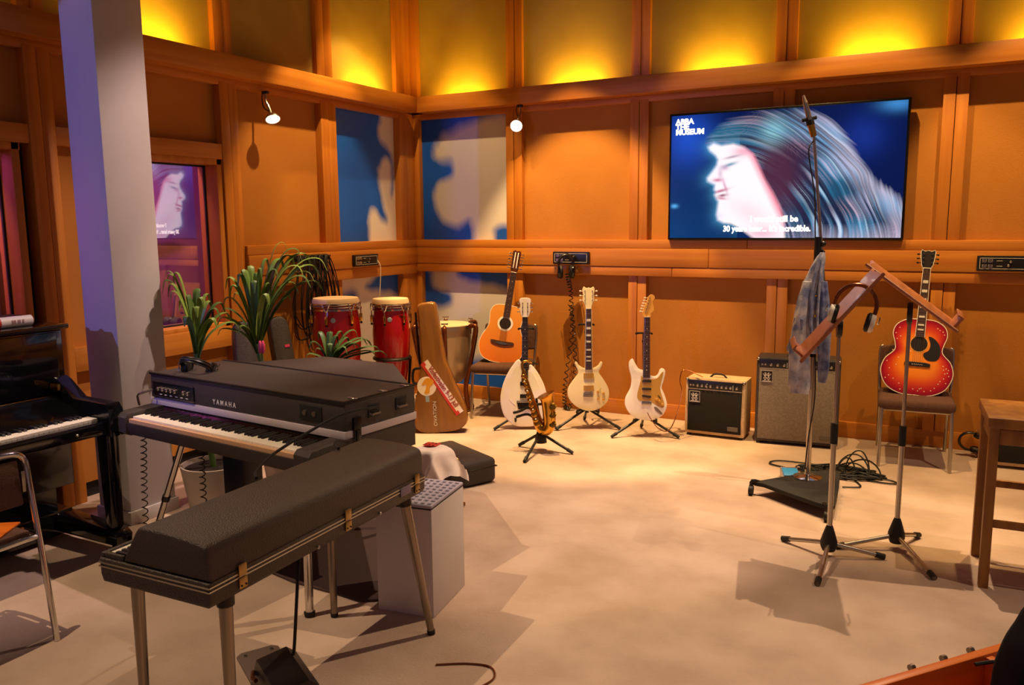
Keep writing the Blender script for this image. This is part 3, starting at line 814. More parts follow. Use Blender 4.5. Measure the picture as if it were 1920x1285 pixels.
# small electric piano in front, seen from its back
wp = thing('electric_piano', 'small black electric piano on four metal legs in the foreground', 'piano', (-2.02, 2.056, -.012), 2)
HL = .565
B().prism([(-.215, .625), (-.205, .60), (.225, .60), (.235, .615), (.235, .675), (-.215, .675)], -HL, HL, .008).build('bottom_case', 'tolex_grey', wp)
hs = catmull([(.232, .676), (.230, .74), (.226, .765), (.212, .780), (.17, .788), (.05, .796), (-.03, .795), (-.052, .784), (-.085, .735), (-.112, .690), (-.114, .676)], 4)
B().prism([(p[0], p[1]) for p in hs], -HL + .006, HL - .006, .010).build('top_housing', 'tolex_grey', wp, sharp=42)
st = B()
for z in (.650, .662):
    st.box((.2355, 0, z), (.003, 2 * HL, .0045)).box((-.2155, 0, z), (.003, 2 * HL, .0045)).box((.01, -HL - .0005, z), (.452, .003, .0045)).box((.01, HL + .0005, z), (.452, .003, .0045))
st.build('silver_piping', 'steel', wp)
for y in (-.44, .06, .50):
    lt = B().box((.2385, y, .672), (.006, .032, .036), bev=.002).build('latch', 'latch_brass', wp)
    B().box((.2385, y, .632), (.006, .032, .034), bev=.002).build('latch_plate', 'latch_brass', lt)
    for s in (-1, 1): B().ball((.2425, y + s * .009, .625), .003, 8).build('rivet', 'dark_metal', lt)
B().box((.238, .42, .648), (.004, .07, .034), bev=.001).build('name_plate', 'purple_sheet', wp)
kw, kb = key_meshes('', .0205, .088, .014, .056)
for i in range(53):
    y = .533 - i * .0205
    link('white_key', kw, wp, (-.197, y, .672), (0, 0, R(-90)))
    if (i + 2) % 7 not in (2, 6): link('black_key', kb, wp, (-.165, y - .01, .686), (0, 0, R(-90)))
B().box2((-.216, -HL + .007, .672), (-.198, HL - .007, .69), .004).build('key_slip', 'tolex_grey', wp)
for y in (-HL + .007, HL - .022): B().box2((-.198, y, .672), (-.118, y + .015, .692), .003).build('end_block', 'tolex_grey', wp)
for sx, sy, ox, oy in ((-1, -1, -.012, .0), (1, -1, .005, -.01), (-1, 1, -.01, .012), (1, 1, .075, .06)):
    a = Vector((sx * .185 + .01, sy * .47, .602)); b = Vector((sx * .185 + .01 + ox, sy * .47 + oy, .012))
    L_ = B().cyl(a, b, .021, .014, 18).build('leg', 'leg_metal', wp)
    c = a.lerp(b, .06)
    B().cyl(a, c, .027, .026, 18).build('leg_socket', 'dark_metal', L_)
    B().cyl(a.lerp(b, .97), b, .017, .015).build('foot', 'black_rubber', L_)
B().box((-.13, .36, .575), (.05, .06, .05), bev=.004).build('pedal_socket', 'brass', wp)
for y in (-.1, .25): B().ball((.237, y, .612), .006, 8).build('screw', 'steel', wp)
# sustain pedal
pd = thing('sustain_pedal', 'black box sustain pedal with flat metal plate on the floor', 'pedal', (-2.07, 2.03, 0), -30)
B().flat([(-.27, -.06), (-.25, -.08), (.06, -.08), (.06, .08), (-.25, .08), (-.27, .06)], .0, .012, .003).build('base_plate', 'pedal_plate', pd)
B().side([(-.085, .012), (-.06, .10), (.05, .12), (.085, .09), (.095, .012)], -.03, .24, .006).build('housing', 'black_satin', pd)
B().tube([(-.02, -.075, .06), (.03, -.09, .065), (.06, -.085, .07)], .008, 8, 3).build('handle', 'copper_red', pd)
for x, y in ((-.235, -.05), (-.235, .05)): B().cyl((x, y, .012), (x, y, .016), .007).build('rivet', 'steel', pd)
tag(B().tube([(-2.0, 2.05, .12), (-2.0, 2.06, .16), (-2.03, 2.12, .35), (-2.10, 2.22, .5), (-2.155, 2.28, .57)], .006, 6, 6).build('pedal_cable', 'black_rubber'), 'black cable rising from the sustain pedal to the small electric piano', 'cable')
# plinth with egg-crate foam top
pn = thing('plinth', 'pale grey square plinth with dimpled egg-crate top', 'plinth', (-1.99, 2.86, 0), 8.5)
B().box2((-.132, -.17, 0), (.132, .17, .475), .003).build('body', 'grey_plinth', pn)
B().box2((-.130, -.168, .475), (.130, .168, .480)).build('dark_core', 'black_matte', pn)
nx, ny = 8, 9
eg = B()
for i in range(nx + 1): eg.box((-.126 + .252 * i / nx, 0, .487), (.0145, .34, .014), bev=.004, seg=1)
for j in range(ny + 1): eg.box((0, -.163 + .326 * j / ny, .4872), (.264, .0165, .0145), bev=.004, seg=1)
eg.build('egg_crate_grid', 'foam', pn)
# dark mat under the keyboards
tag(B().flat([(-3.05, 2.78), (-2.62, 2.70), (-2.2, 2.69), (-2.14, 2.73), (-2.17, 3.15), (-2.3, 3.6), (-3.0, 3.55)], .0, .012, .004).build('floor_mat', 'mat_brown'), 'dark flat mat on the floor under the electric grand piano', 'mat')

# chrome chair at the left edge, its back towards the room
fc = thing('chrome_chair', 'chrome tube chair with dark seat at the left edge', 'chair', (-3.25, 1.655, 0), -90)
for s in (-1, 1):
    B().tube([(s * .205, .16, .0), (s * .21, .115, .30), (s * .212, .08, .52), (s * .212, .06, .66)], .012, 10, 4).build('leg', 'chrome', fc)
    B().tube([(s * .205, -.30, .0), (s * .208, -.26, .30), (s * .21, -.22, .43)], .012, 10, 4).build('leg', 'chrome', fc)
    B().box((s * .185, .072, .66), (.014, .004, .085), bev=.002).build('bracket', 'steel', fc)
B().tube([(-.212, .06, .66), (-.21, .05, .73), (-.185, .045, .765), (-.1, .043, .775), (.1, .043, .775), (.185, .045, .765), (.21, .05, .73), (.212, .06, .66)], .012, 10, 4).build('back_tube', 'chrome', fc)
B().box((0, .055, .655), (.36, .018, .18), (R(6), 0, 0), .008).build('backrest', 'brown_fabric', fc)
B().tube([(-.215, -.26, .43), (-.215, .06, .43), (-.16, .09, .43), (.16, .09, .43), (.215, .06, .43), (.215, -.26, .43), (.15, -.28, .43), (-.15, -.28, .43)], .011, 8, 3, True).build('seat_frame', 'chrome', fc)
B().box((0, -.10, .437), (.40, .32, .03), bev=.01).build('seat', 'brown_fabric', fc)
tag(B().box((0, 0, .004), (.26, .26, .008), bev=.002).build('record_sleeve', 'orange_wood', None, (-3.33, 1.70, .452), (0, 0, R(35))), 'flat orange brown sleeve lying on the chrome chair seat', 'sleeve')

# plants behind the electric grand
def plant(label, loc, leaves, m, potr, poth, crown, potm='grey_pot'):
    t = thing('potted_palm', label, 'plant', loc, 0, 'palms behind the electric grand')
    pot = B().lathe([(potr * .72, 0), (potr * .8, .01), (potr, poth), (potr * .94, poth), (potr * .9, poth - .03), (.01, poth - .03)], 28).build('pot', potm, t)
    B().lathe([(0, poth - .032), (potr * .9, poth - .032), (potr * .9, poth - .026), (0, poth - .02)], 24).build('soil', 'soil', pot)
    B().tube([(0, 0, poth - .03), (crown[0] * .4, crown[1] * .4, crown[2] * .5), crown], .018, 8, 4).build('stem', 'leaf_dark', t)
    for (dx, dy, top, reach, w) in leaves:
        d = Vector((dx, dy, 0)).normalized()
        b = Vector(crown)
        P = catmull([b - Vector((0, 0, .06)), b + d * reach * .25 + Vector((0, 0, top * .5)), b + d * reach * .6 + Vector((0, 0, top * .93)), b + d * reach * .88 + Vector((0, 0, top)), b + d * reach + Vector((0, 0, top * .9 - .03))], 4)
        n = len(P)
        wd = [w * max(.12, math.sin(math.pi * (.12 + .86 * i / (n - 1))) ** .7) for i in range(n)]
        sd = Vector((-d.y, d.x, 0)) if reach > .03 else Vector((1, 0, 0))
        # leaves partly turned, so they show their faces
        sd = (sd + Vector((.6, .5, 0)) * random.choice((-1, 1)) * .5)
        lf = B().strip(P, wd, sd)
        lf.build('leaf', m if random.random() < .7 else 'leaf_dark', t)
    return t
random.seed(11)
def fan(n, a0, a1, t0, t1, r0, r1, w): return [(math.cos(R(a0 + (a1 - a0) * (k + random.random() * .6) / n)), math.sin(R(a0 + (a1 - a0) * (k + random.random() * .6) / n)), random.uniform(t0, t1), random.uniform(r0, r1), w * random.uniform(.8, 1.2)) for k in range(n)]
r_ = Vector((.677, .736, 0)); f_ = Vector((-.736, .677, 0))
def scr(sx, sy, top, w=.021):      # a leaf leaning sx along the view's right, sy away from it
    d = r_ * sx + f_ * sy
    return (d.x, d.y, top, d.length, w)
plant('palm in a grey pot with upright strap leaves beside the pillar', (-3.82, 3.34, 0),
      [scr(-.16, .02, .42), scr(-.14, .1, .45), scr(-.12, -.05, .36), scr(-.08, .1, .30), scr(.0, .1, .30), scr(.06, -.05, .32), scr(.10, .05, .29), scr(.14, 0, .25), scr(.20, .06, .22), scr(.24, -.03, .17), scr(-.05, -.1, .22), scr(.03, .12, .36), scr(-.15, .06, .47, .014), scr(-.13, -.02, .40), scr(-.10, .06, .46), scr(.02, -.08, .27), scr(.09, .1, .33), scr(.17, .05, .28), scr(-.03, .04, .33), scr(.12, -.06, .2)], 'leaf', .19, .25, (.02, -.09, .93))
plant('tall palm with arching leaves between the pillar and the congas', (-3.62, 3.74, 0),
      [scr(-.16, 0, .40), scr(-.12, .1, .30), scr(-.20, -.05, .22), scr(-.22, .05, .16), scr(-.06, .05, .44), scr(-.01, .1, .46), scr(.05, -.05, .45), scr(.10, .1, .50), scr(.22, .12, .60, .010), scr(.30, .1, .56), scr(.36, .15, .53), scr(.40, .05, .46), scr(.33, -.05, .40), scr(.26, 0, .36), scr(.22, .1, .30), scr(.42, .12, .36), scr(-.10, -.1, .12), scr(.08, -.08, .3), scr(.0, -.1, .38), scr(-.14, .04, .35), scr(-.09, -.03, .42), scr(.03, .03, .42), scr(.15, .02, .44), scr(.19, .08, .5), scr(.26, .12, .52), scr(.30, .02, .46), scr(-.18, .02, .28), scr(.37, .1, .42), scr(.1, .0, .36), scr(-.22, -.02, .1), scr(.45, .1, .5)], 'leaf', .15, .26, (-.04, -.16, .95))
plant('low leafy plant in front of the large conga', (-3.42, 3.95, 0),
      [scr(-.12, 0, .15), scr(-.05, .1, .2), scr(.06, 0, .18), scr(.14, .05, .16), scr(.2, 0, .12), scr(.28, .05, .14), scr(.33, .0, .10), scr(.10, -.1, .12), scr(.2, .1, .2), scr(0, -.08, .14), scr(.38, .05, .06), scr(-.08, .05, .1), scr(.02, .05, .2), scr(.1, .06, .2), scr(.16, -.04, .14), scr(.24, -.02, .16), scr(.3, .03, .07), scr(-.15, -.04, .08)], 'leaf_dark', .13, .22, (.0, .0, .78))
fl = thing('flower', 'small pink flower tucked between the palm leaves', 'flower', (-3.60, 3.56, .86))
B().tube([(0, 0, -.1), (0, 0, .05)], .006, 6).build('stalk', 'leaf_dark', fl)
for k in range(4): B().ball((.012 * math.cos(k * 1.57), .012 * math.sin(k * 1.57), .075), (.012, .012, .04), 10).build('petal', 'pink', fl)
# black instrument cases leaning at the window wall
def gigcase(label, loc, rot, m='tolex'):
    t = thing('instrument_case', label, 'case', loc, 0, 'black cases under the window', rot)
    half = [(0, 0), (.13, .01), (.18, .08), (.185, .18), (.15, .30), (.14, .38), (.15, .46), (.10, .54), (.075, .60), (.07, .90), (.05, .98), (0, 1.0)]
    o = catmull([(x, z) + (0,) for x, z in half] + [(-x, z) + (0,) for x, z in half[-2:0:-1]], 3, True)
    B().prism([(p.x, p.y) for p in o], -.055, .055, .012).build('shell', m, t)
    B().prism([(p.x * 1.01, p.y * 1.005) for p in o], -.004, .004).build('seam', 'dark_metal', t)
    h = B().tube([(.185, -.0, .15), (.215, 0, .17), (.215, 0, .25), (.165, 0, .27)], .008, 6, 3).build('handle', 'black_rubber', t)
    if 'tag' in label: B().box((.03, -.057, .78), (.035, .003, .02)).build('tag', 'pink', t)
    return t
gigcase('dark instrument case leaning under the window behind the palms', (-4.23, 4.05, 0), (R(-6), R(0), R(60)))
gigcase('dark instrument case with pale tag leaning beside the window post', (-4.2, 4.48, 0), (R(-8), R(-5), R(62)))
# ------------------------------------------------------------------ percussion
def conga(name, label, loc, rr, h, sticker=True):
    t = thing('conga', label, 'drum', loc, 30, 'red congas')
    z0 = .30
    prof = [(rr * .66, z0), (rr * .70, z0 + .02), (rr * .95, z0 + h * .35), (rr * 1.06, z0 + h * .62), (rr * 1.02, z0 + h * .82), (rr * .93, z0 + h * .97), (rr * .93, z0 + h)]
    prof = [(p.x, p.y) for p in catmull([Vector((a, b)) for a, b in prof], 4)]
    B().lathe(prof, 40).build('shell', 'red_lac', t)
    zt = z0 + h
    B().lathe([(rr * 1.0, zt - .05), (rr * 1.03, zt - .048), (rr * 1.03, zt - .034), (rr * 1.0, zt - .034)], 40).build('lower_band', 'chrome', t)
    B().lathe([(rr * .96, zt - .012), (rr * 1.03, zt - .010), (rr * 1.035, zt + .022), (rr * .98, zt + .042), (rr * .5, zt + .046), (0, zt + .047)], 40).build('drumhead', 'skin_head', t)
    B().tube([(rr * 1.06 * math.cos(a), rr * 1.06 * math.sin(a), zt + .002) for a in [2 * math.pi * k / 40 for k in range(40)]], .007, 8, 0, True).build('rim', 'chrome', t)
    B().tube([(rr * 1.055 * math.cos(a), rr * 1.055 * math.sin(a), zt - .02) for a in [2 * math.pi * k / 40 for k in range(40)]], .004, 8, 0, True).build('rim', 'chrome', t)
    for k in range(6):
        a = 2 * math.pi * k / 6 + .3
        c, s = math.cos(a), math.sin(a)
        lug = B().box((rr * 1.09 * c, rr * 1.09 * s, zt - .115), (.022, .024, .06), (0, 0, a), .004).build('lug', 'brass', t)
        B().cyl((rr * 1.1 * c, rr * 1.1 * s, zt - .165), (rr * 1.09 * c, rr * 1.09 * s, zt - .04), .005).build('tension_rod', 'chrome', lug)
        q = Matrix.Rotation(a, 3, 'Z')
        B().tube([q @ Vector(v) for v in ((rr * 1.08, -.028, zt + .006), (rr * 1.11, -.018, zt - .02), (rr * 1.1, 0, zt - .052), (rr * 1.11, .018, zt - .02), (rr * 1.08, .028, zt + .006))], .005, 6, 3).build('hook', 'chrome', lug)
        B().ball((rr * 1.1 * c, rr * 1.1 * s, zt - .155), .010, 8).build('nut', 'dark_metal', lug)
    # badge faces the room
    a = R(-88)
    B().lathe([(0, .004), (.016, .003), (.019, 0)], 18, (rr * 1.01 * math.cos(a), rr * 1.01 * math.sin(a), zt - .115), (0, R(90), a)).build('badge', 'blue_print', t)
    sb = B().tube([(rr * 1.0 * math.cos(b), rr * 1.0 * math.sin(b), z0 + h * .40) for b in [2 * math.pi * k / 36 for k in range(36)]], .014, 8, 0, True).build('stand_ring', 'black_satin', t)
    for k in range(3):
        b = 2 * math.pi * k / 3 + .2
        c, s = math.cos(b), math.sin(b)
        B().tube([(rr * 1.04 * c, rr * 1.04 * s, z0 + h * .40), (rr * .9 * c, rr * .9 * s, .26), (rr * 1.25 * c, rr * 1.25 * s, .0)], .011, 8, 4).build('stand_leg', 'black_satin', t)
    return t
conga('conga', 'larger red conga drum left of its neighbour', (-4.12, 4.86, 0), .172, .765)
conga('conga', 'slimmer red conga drum next to the brown guitar case', (-3.93, 5.30, 0), .142, .73)
# kettle drum behind the brown case
kd = thing('kettle_drum', 'kettle drum with red brown struts in the corner', 'drum', (-3.93, 6.10, 0), 30)
B().lathe([(p.x, p.y) for p in catmull([Vector(v) for v in ((.03, .22), (.14, .26), (.20, .36), (.225, .52), (.235, .74))], 4)], 40).build('bowl', 'copper', kd)
B().lathe([(.235, .74), (.25, .742), (.25, .775), (.236, .775)], 40).build('counter_hoop', 'steel', kd)
B().lathe([(0, .772), (.236, .772), (.236, .778), (0, .779)], 40).build('drumhead', 'skin_head', kd)
for k in range(6):
    a = 2 * math.pi * k / 6 - .5
    q = Matrix.Rotation(a, 3, 'Z')
    s_ = B().tube([q @ Vector(v) for v in ((.25, 0, .765), (.30, 0, .775), (.315, 0, .74), (.29, 0, .6), (.24, 0, .38), (.2, 0, .2), (.22, 0, .03))], .02, 10, 4).build('strut', 'copper_red', kd)
    B().tube([q @ Vector(v) for v in ((.262, 0, .70), (.262, 0, .80))], .006, 8).build('tension_screw', 'chrome', s_)
    B().tube([q @ Vector(v) for v in ((.262, -.03, .805), (.262, .03, .805))], .006, 8).build('screw_handle', 'chrome', s_)
B().lathe([(.24, 0), (.25, .02), (.24, .05), (.06, .09), (.05, .23), (.0, .24)], 32).build('base', 'copper_red', kd)

# ------------------------------------------------------------------ brown guitar case with stickers
gc = thing('guitar_case', 'brown hard guitar case with stickers standing upright', 'case', (-3.52, 5.40, 0), 0, None, (R(-5), R(-6.5), R(27)))
half = [(0, 0), (.12, .004), (.20, .05), (.212, .14), (.19, .26), (.155, .36), (.135, .44), (.118, .50), (.096, .58), (.088, .70), (.08, .9), (.074, 1.02), (.05, 1.045), (0, 1.05)]
oc = catmull([(x, z, 0) for x, z in half] + [(-x, z, 0) for x, z in half[-2:0:-1]], 3, True)
B().prism([(p.x, p.y) for p in oc], -.075, .065, .022, 4).build('shell', 'case_brown', gc)
B().prism([(p.x * 1.012, p.y * 1.004 - .001) for p in oc], -.006, .006, .002).build('metal_edge', 'brass', gc)
for z in (.1, .3, .75):
    x = {.1: -.21, .3: -.178, .75: -.09}[z]
    B().box((x, 0, z), (.014, .035, .04), bev=.003).build('latch', 'steel', gc)
B().tube([(-.15, 0, .40), (-.19, 0, .43), (-.175, 0, .52), (-.115, 0, .53)], .011, 8, 4).build('handle', 'black_rubber', gc)
B().tube([(-.118, -.0, .56), (-.112, 0, .75), (-.10, 0, .98)], .009, 8, 3).build('hinge_rod', 'black_satin', gc)
# stickers: flat prints on the front
y_ = -.0755
strip = B().box((0, 0, 0), (.50, .001, .068)).build('strip_sticker', 'white_print', gc, (.045, y_ - .0006, .36), (0, R(62), 0), 'long white sticker with red edge and blackletter words')
B().box((0, -.0006, -.024), (.50, .001, .020)).build('red_edge', 'red_print', strip)
for x in (-.235, .235): B().box((x, -.0007, -.016), (.03, .001, .034)).build('red_block', 'red_print', strip)
text('sticker_words', 'Visfestivalen 9-13 juli', .056, MATS['letters_red'], strip, (0.0, -.0012, .012), (R(90), 0, 0), sx=.80, bold=.0012)
rd = B().lathe([(0, .001), (.076, .001), (.077, 0)], 36, (-.075, y_, .385), (R(90), 0, 0)).build('round_sticker', 'white_print', gc, label='round white sticker with a golden curl')
B().prism([(p.x, p.y) for p in catmull([(-.05 - .065, .395, 0), (-.03 - .06, .435, 0), (.01 - .07, .45, 0), (.05 - .07, .43, 0), (.05 - .07, .40, 0), (.02 - .07, .375, 0), (.012 - .07, .335, 0), (-.01 - .07, .325, 0), (-.03 - .07, .335, 0), (-.015 - .07, .365, 0), (-.01 - .07, .40, 0)], 4, True)], y_ - .0025, y_ - .001).build('golden_curl', 'yellow_print', rd)
B().box((-.082, y_ - .0005, .285), (.030, .001, .05)).build('blue_sticker', 'blue_print', gc)
text('case_lettering', 'OVATION', .04, MATS['letters_pale'], gc, (-.035, y_ - .001, .16), (R(90), R(-86), 0), sx=1.1)

# ------------------------------------------------------------------ guitars
def curve2(pts, n=5): return [(p.x, p.y) for p in catmull([(a, b, 0) for a, b in pts], n, True)]
def sym(half, n=5): return curve2(half + [(-x, z) for x, z in half[-2:0:-1]], n)
def fretboard(t, z0, z1, w0, w1, y, m, inlay='pearl', frets=20, dots='dot', bind=None):
    L = z1 - z0
    B().prism([(-w0 / 2, z0), (w0 / 2, z0), (w1 / 2, z1), (-w1 / 2, z1)], y - .006, y).build('fretboard', m, t)
    if bind:
        b = B()
        for s in (-1, 1): b.prism([(s * (w0 / 2), z0), (s * (w0 / 2 + .003), z0), (s * (w1 / 2 + .003), z1), (s * (w1 / 2), z1)], y - .0065, y)
        b.build('binding', bind, t)
    fr = B()
    sc = (L) / (1 - 2 ** (-frets / 12))
    zs = [z1 - sc * (1 - 2 ** (-k / 12)) for k in range(frets + 1)]
    for z in zs[1:]:
        w = w0 + (w1 - w0) * (z - z0) / L
        fr.box((0, y - .007, z), (w, .0025, .0022))
    q = fr.build('frets', 'steel', t)
    for k in (3, 5, 7, 9, 12, 15, 17):
        if k < len(zs) - 1:
            z = (zs[k] + zs[k - 1]) / 2
            w = w0 + (w1 - w0) * (z - z0) / L
            if dots == 'block': B().box((0, y - .0068, z), (w * .7, .0015, (zs[k - 1] - zs[k]) * .6)).build('inlay', inlay, t)
            elif dots == 'dot': B().cyl((0, y - .0058, z), (0, y - .0072, z), .0035, seg=10).build('inlay', inlay, t)
    B().box((0, y - .005, z1 + .002), (w1, .009, .005)).build('nut', 'ivory', t)
def strings(t, z0, z1, w0, w1, y0, y1, n=6):
    b = B()
    for k in range(n):
        f = k / (n - 1) - .5
        b.cyl((f * w0, y0, z0), (f * w1, y1, z1), .0007, seg=4)
    b.build('strings', 'steel', t)
def neck(t, z0, z1, w0, w1, y, m):
    B().prism([(-w0 / 2, z0), (w0 / 2, z0), (w1 / 2, z1), (-w1 / 2, z1)], y, y + .02, .006, 2).build('neck', m, t)
def tuner(t, x, z, side, y=0, m='chrome', knob='chrome'):
    o = B().cyl((x, y - .012, z), (x, y, z), .004, seg=8).build('tuner', m, t)
    B().cyl((x + side * .004, y + .01, z), (x + side * .03, y + .01, z), .003, seg=6).ball((x + side * .036, y + .01, z), (.008, .004, .007), 8).build('tuner_button', knob, o)

# sunburst acoustic: front coloured by its own lacquer
def acoustic(name, label, loc, rot, half, bodyz, front, side_m, hole, bridge, neck_top, head_top, neck_m, board_m, head_fn, depth=.1, bind='ivory', rosette='pearl'):
    t = thing(name, label, 'guitar', loc, 0, None, rot)
    out = sym(half, 5)
    B().prism(out, 0, depth, .004, 1).build('body', side_m, t)
    # front as rings so the lacquer colours can follow the outline
    cx, cz = 0, sum(z for x, z in half) / len(half)
    rings = 14
    verts, cols, faces = [], [], []
    N = len(out)
    for r in range(rings + 1):
        s = 1 - r / rings * .985
        for (x, z) in out:
            verts.append((x * s, -.002, cz + (z - cz) * s)); cols.append(front(1 - s, x * s, cz + (z - cz) * s))
    for r in range(rings):
        for j in range(N): faces.append((r * N + j, r * N + (j + 1) % N, (r + 1) * N + (j + 1) % N, (r + 1) * N + j))
    faces.append(tuple(rings * N + j for j in range(N)))
    me = bpy.data.meshes.new('soundboard'); me.from_pydata(verts, [], faces)
    a = me.color_attributes.new('Col', 'FLOAT_COLOR', 'POINT')
    for i, c in enumerate(cols): a.data[i].color = (*c, 1)
    me.materials.append(MATS['lacquer'])
    sb = link('soundboard', me, t)
    B().tube([(x * 1.0, 0, z) for x, z in out], .0035, 6, 0, True).build('binding', bind, t)
    B().lathe([(0, .0008), (hole[1], .0008), (hole[1], 0)], 30, (0, -.0025, hole[0]), (R(90), 0, 0)).build('sound_hole', 'ebony', t)
    B().lathe([(hole[1] + .001, 0), (hole[1] + .001, .001), (hole[2], .001), (hole[2], 0)], 30, (0, -.0025, hole[0]), (R(90), 0, 0)).build('rosette', rosette, t)
    return t, sb
mat('lacquer', attr=True, rough=.2, coat=.5)
def lerp3(a, b, f): return tuple(a[i] + (b[i] - a[i]) * f for i in range(3))
def burst(d, x, z):
    # distance from the edge: deep red rim to orange centre (the lacquer itself)
    stops = [(0, C('#7d0c22')), (.12, C('#b01522')), (.3, C('#d84a1a')), (.5, C('#f0861e')), (1, C('#f59a2c'))]
    for (a, ca), (b, cb) in zip(stops, stops[1:]):
        if d <= b: return lerp3(ca, cb, (d - a) / (b - a))
    return stops[-1][1]
halfS = [(0, 0), (.10, .006), (.185, .055), (.224, .15), (.205, .235), (.16, .285), (.145, .315), (.152, .36), (.168, .42), (.15, .48), (.09, .52), (0, .527)]
gs_, sb_ = acoustic('acoustic_guitar', 'red and orange sunburst acoustic guitar on the brown chair', (-.155, 6.16, .462), (R(-14), R(2.5), R(3)), halfS, 0, burst, 'red_lac', (.355, .052, .058), None, None, None, None, None, None, rosette='maple')
zt_ = .885
neck(gs_, .50, zt_, .056, .044, -.004, 'rosewood')
fretboard(gs_, .405, zt_, .056, .044, -.004, 'rosewood', 'pearl', 20, 'block', 'pearl')
hd = [(-.026, .887), (.026, .887), (.036, .91), (.043, .96), (.046, 1.0), (.041, 1.015), (.02, 1.005), (0, 1.012), (-.02, 1.005), (-.041, 1.015), (-.046, 1.0), (-.043, .96), (-.036, .91)]
B().prism(hd, -.006, .012, .002, 1).build('headstock', 'ebony', gs_)
B().tube([(x, -.006, z) for x, z in hd], .0022, 6, 0, True).build('head_binding', 'pearl', gs_)
for k in range(3):
    for s in (-1, 1): tuner(gs_, s * .026, .925 + k * .030, s, -.006, 'chrome', 'dark_metal')
B().prism([(-.08, .20), (.08, .20), (.08, .222), (.05, .228), (-.05, .228), (-.08, .222)], -.012, -.002, .002, 1).build('bridge', 'ebony', gs_)
for k in range(6): B().ball((-.03 + k * .012, -.013, .211), .003, 8).build('bridge_pin', 'pearl', gs_)
B().prism(curve2([(.055, .41), (.095, .395), (.128, .35), (.135, .29), (.115, .25), (.065, .245), (.035, .27), (.035, .295), (.062, .315), (.07, .36)], 4), -.0045, -.0025).build('pickguard', 'ebony', gs_)
strings(gs_, .215, zt_, .058, .036, -.012, -.014)
random.seed(5)
for (x, z) in [(-.19, .22), (-.17, .17), (-.14, .10), (-.10, .07), (-.17, .12), (-.09, .03), (-.19, .10), (.19, .17), (.18, .20), (.2, .15), (.175, .165), (.165, .19), (.195, .19), (.16, .215), (.17, .13), (.15, .11), (.12, .06), (.10, .04), (.06, .03), (.04, .05), (.02, .03), (-.01, .04), (.03, .045), (.14, .45), (.12, .46), (.105, .47), (.15, .43), (-.13, .46), (-.15, .42), (-.14, .38), (-.12, .40), (-.16, .30), (-.12, .25), (-.13, .20), (-.05, .30), (.01, .33), (.14, .09), (.185, .10)]:
    B().lathe([(0, .0012), (.0024 if random.random() < .6 else .0034, .001), (.004, 0)], 8, (x, -.002, z), (R(90), 0, 0)).build('star_inlay', 'inlay_soft', gs_)

halfO = [(0, 0), (.09, .005), (.165, .045), (.197, .13), (.185, .21), (.150, .285), (.138, .33), (.142, .38), (.145, .43), (.125, .48), (.08, .503), (0, .507)]
def amber(d, x, z):
    f = max(0, min(1, z / .5))
    return lerp3(C('#e0761a'), C('#e0a040'), f * .8 + .05 * math.sin(x * 260))
go, so = acoustic('acoustic_guitar', 'amber twelve-string acoustic guitar propped on the left brown chair', (-3.40, 6.12, .462), (R(-13), R(10), R(27)), halfO, 0, amber, 'ebony', (.345, .05, .068), None, None, None, None, None, None, .09)
neck(go, .49, .80, .056, .05, -.004, 'rosewood')
fretboard(go, .40, .80, .057, .050, -.004, 'rosewood', 'pearl', 19, 'dot')
B().prism([(-.026, .80), (.026, .80), (.033, .83), (.036, .99), (.018, 1.0), (0, .992), (-.018, 1.0), (-.036, .99), (-.033, .83)], -.006, .012, .003, 1).build('headstock', 'copper_red', go)
for s in (-1, 1):
    B().box((s * .013, -.007, .91), (.009, .006, .14), bev=.002).build('head_slot', 'ivory', go)
    for k in range(6): tuner(go, s * .024, .84 + k * .026, s, -.004, 'chrome', 'chrome')
B().prism(curve2([(-.10, .175), (-.09, .19), (0, .187), (.09, .19), (.10, .175), (.06, .158), (0, .152), (-.06, .158)], 4), -.013, -.002).build('bridge', 'rosewood', go)
B().prism(curve2([(-.05, .172), (0, .178), (.05, .172), (.03, .160), (0, .157), (-.03, .160)], 4), -.016, -.012).build('bridge_plate', 'steel', go)
strings(go, .168, .80, .06, .04, -.014, -.014, 12)

# stands
def guitar_stand(label, loc, rotz, rest, group='black guitar stands'):
    """rest = height of the cradle arms"""
    t = thing('guitar_stand', label, 'stand', loc, rotz, group)
    apex = Vector((0, .02, .155))
    for f in ((-.26, -.10, .012), (.26, -.10, .012), (0, .24, .012)):
        L_ = B().cyl(apex, f, .010, seg=10).build('leg', 'black_satin', t)
        v = Vector(f)
        B().cyl(v + (apex - v).normalized() * .05, v, .014, .012, 10).build('foot', 'black_rubber', L_)
    B().cyl((0, .02, .12), (0, .02, .20), .016).build('hub', 'black_satin', t)
    p = B().cyl((0, .02, .17), (0, .16, rest[1]), .009, seg=10).build('post', 'black_satin', t)
    for s in (-1, 1):
        B().tube([(0, .02, .17), (s * .07, .015, rest[0] - .01), (s * .085, -.02, rest[0] - .012), (s * .085, -.075, rest[0] - .006), (s * .085, -.085, rest[0] + .022)], .009, 8, 4).build('cradle_arm', 'black_rubber', t)
        B().tube([(0, .16, rest[1]), (s * .055, .15, rest[1]), (s * .06, .10, rest[1] + .002)], .008, 8, 3).build('yoke_arm', 'black_rubber', t)
    B().box((0, .087, rest[1] - .055), (.034, .03, .022), bev=.004).build('neck_lock', 'black_rubber', t)
    return t
def zpx(pts, cx, by, k): return [((x - cx) / k, (by - y) / k) for x, y in pts]

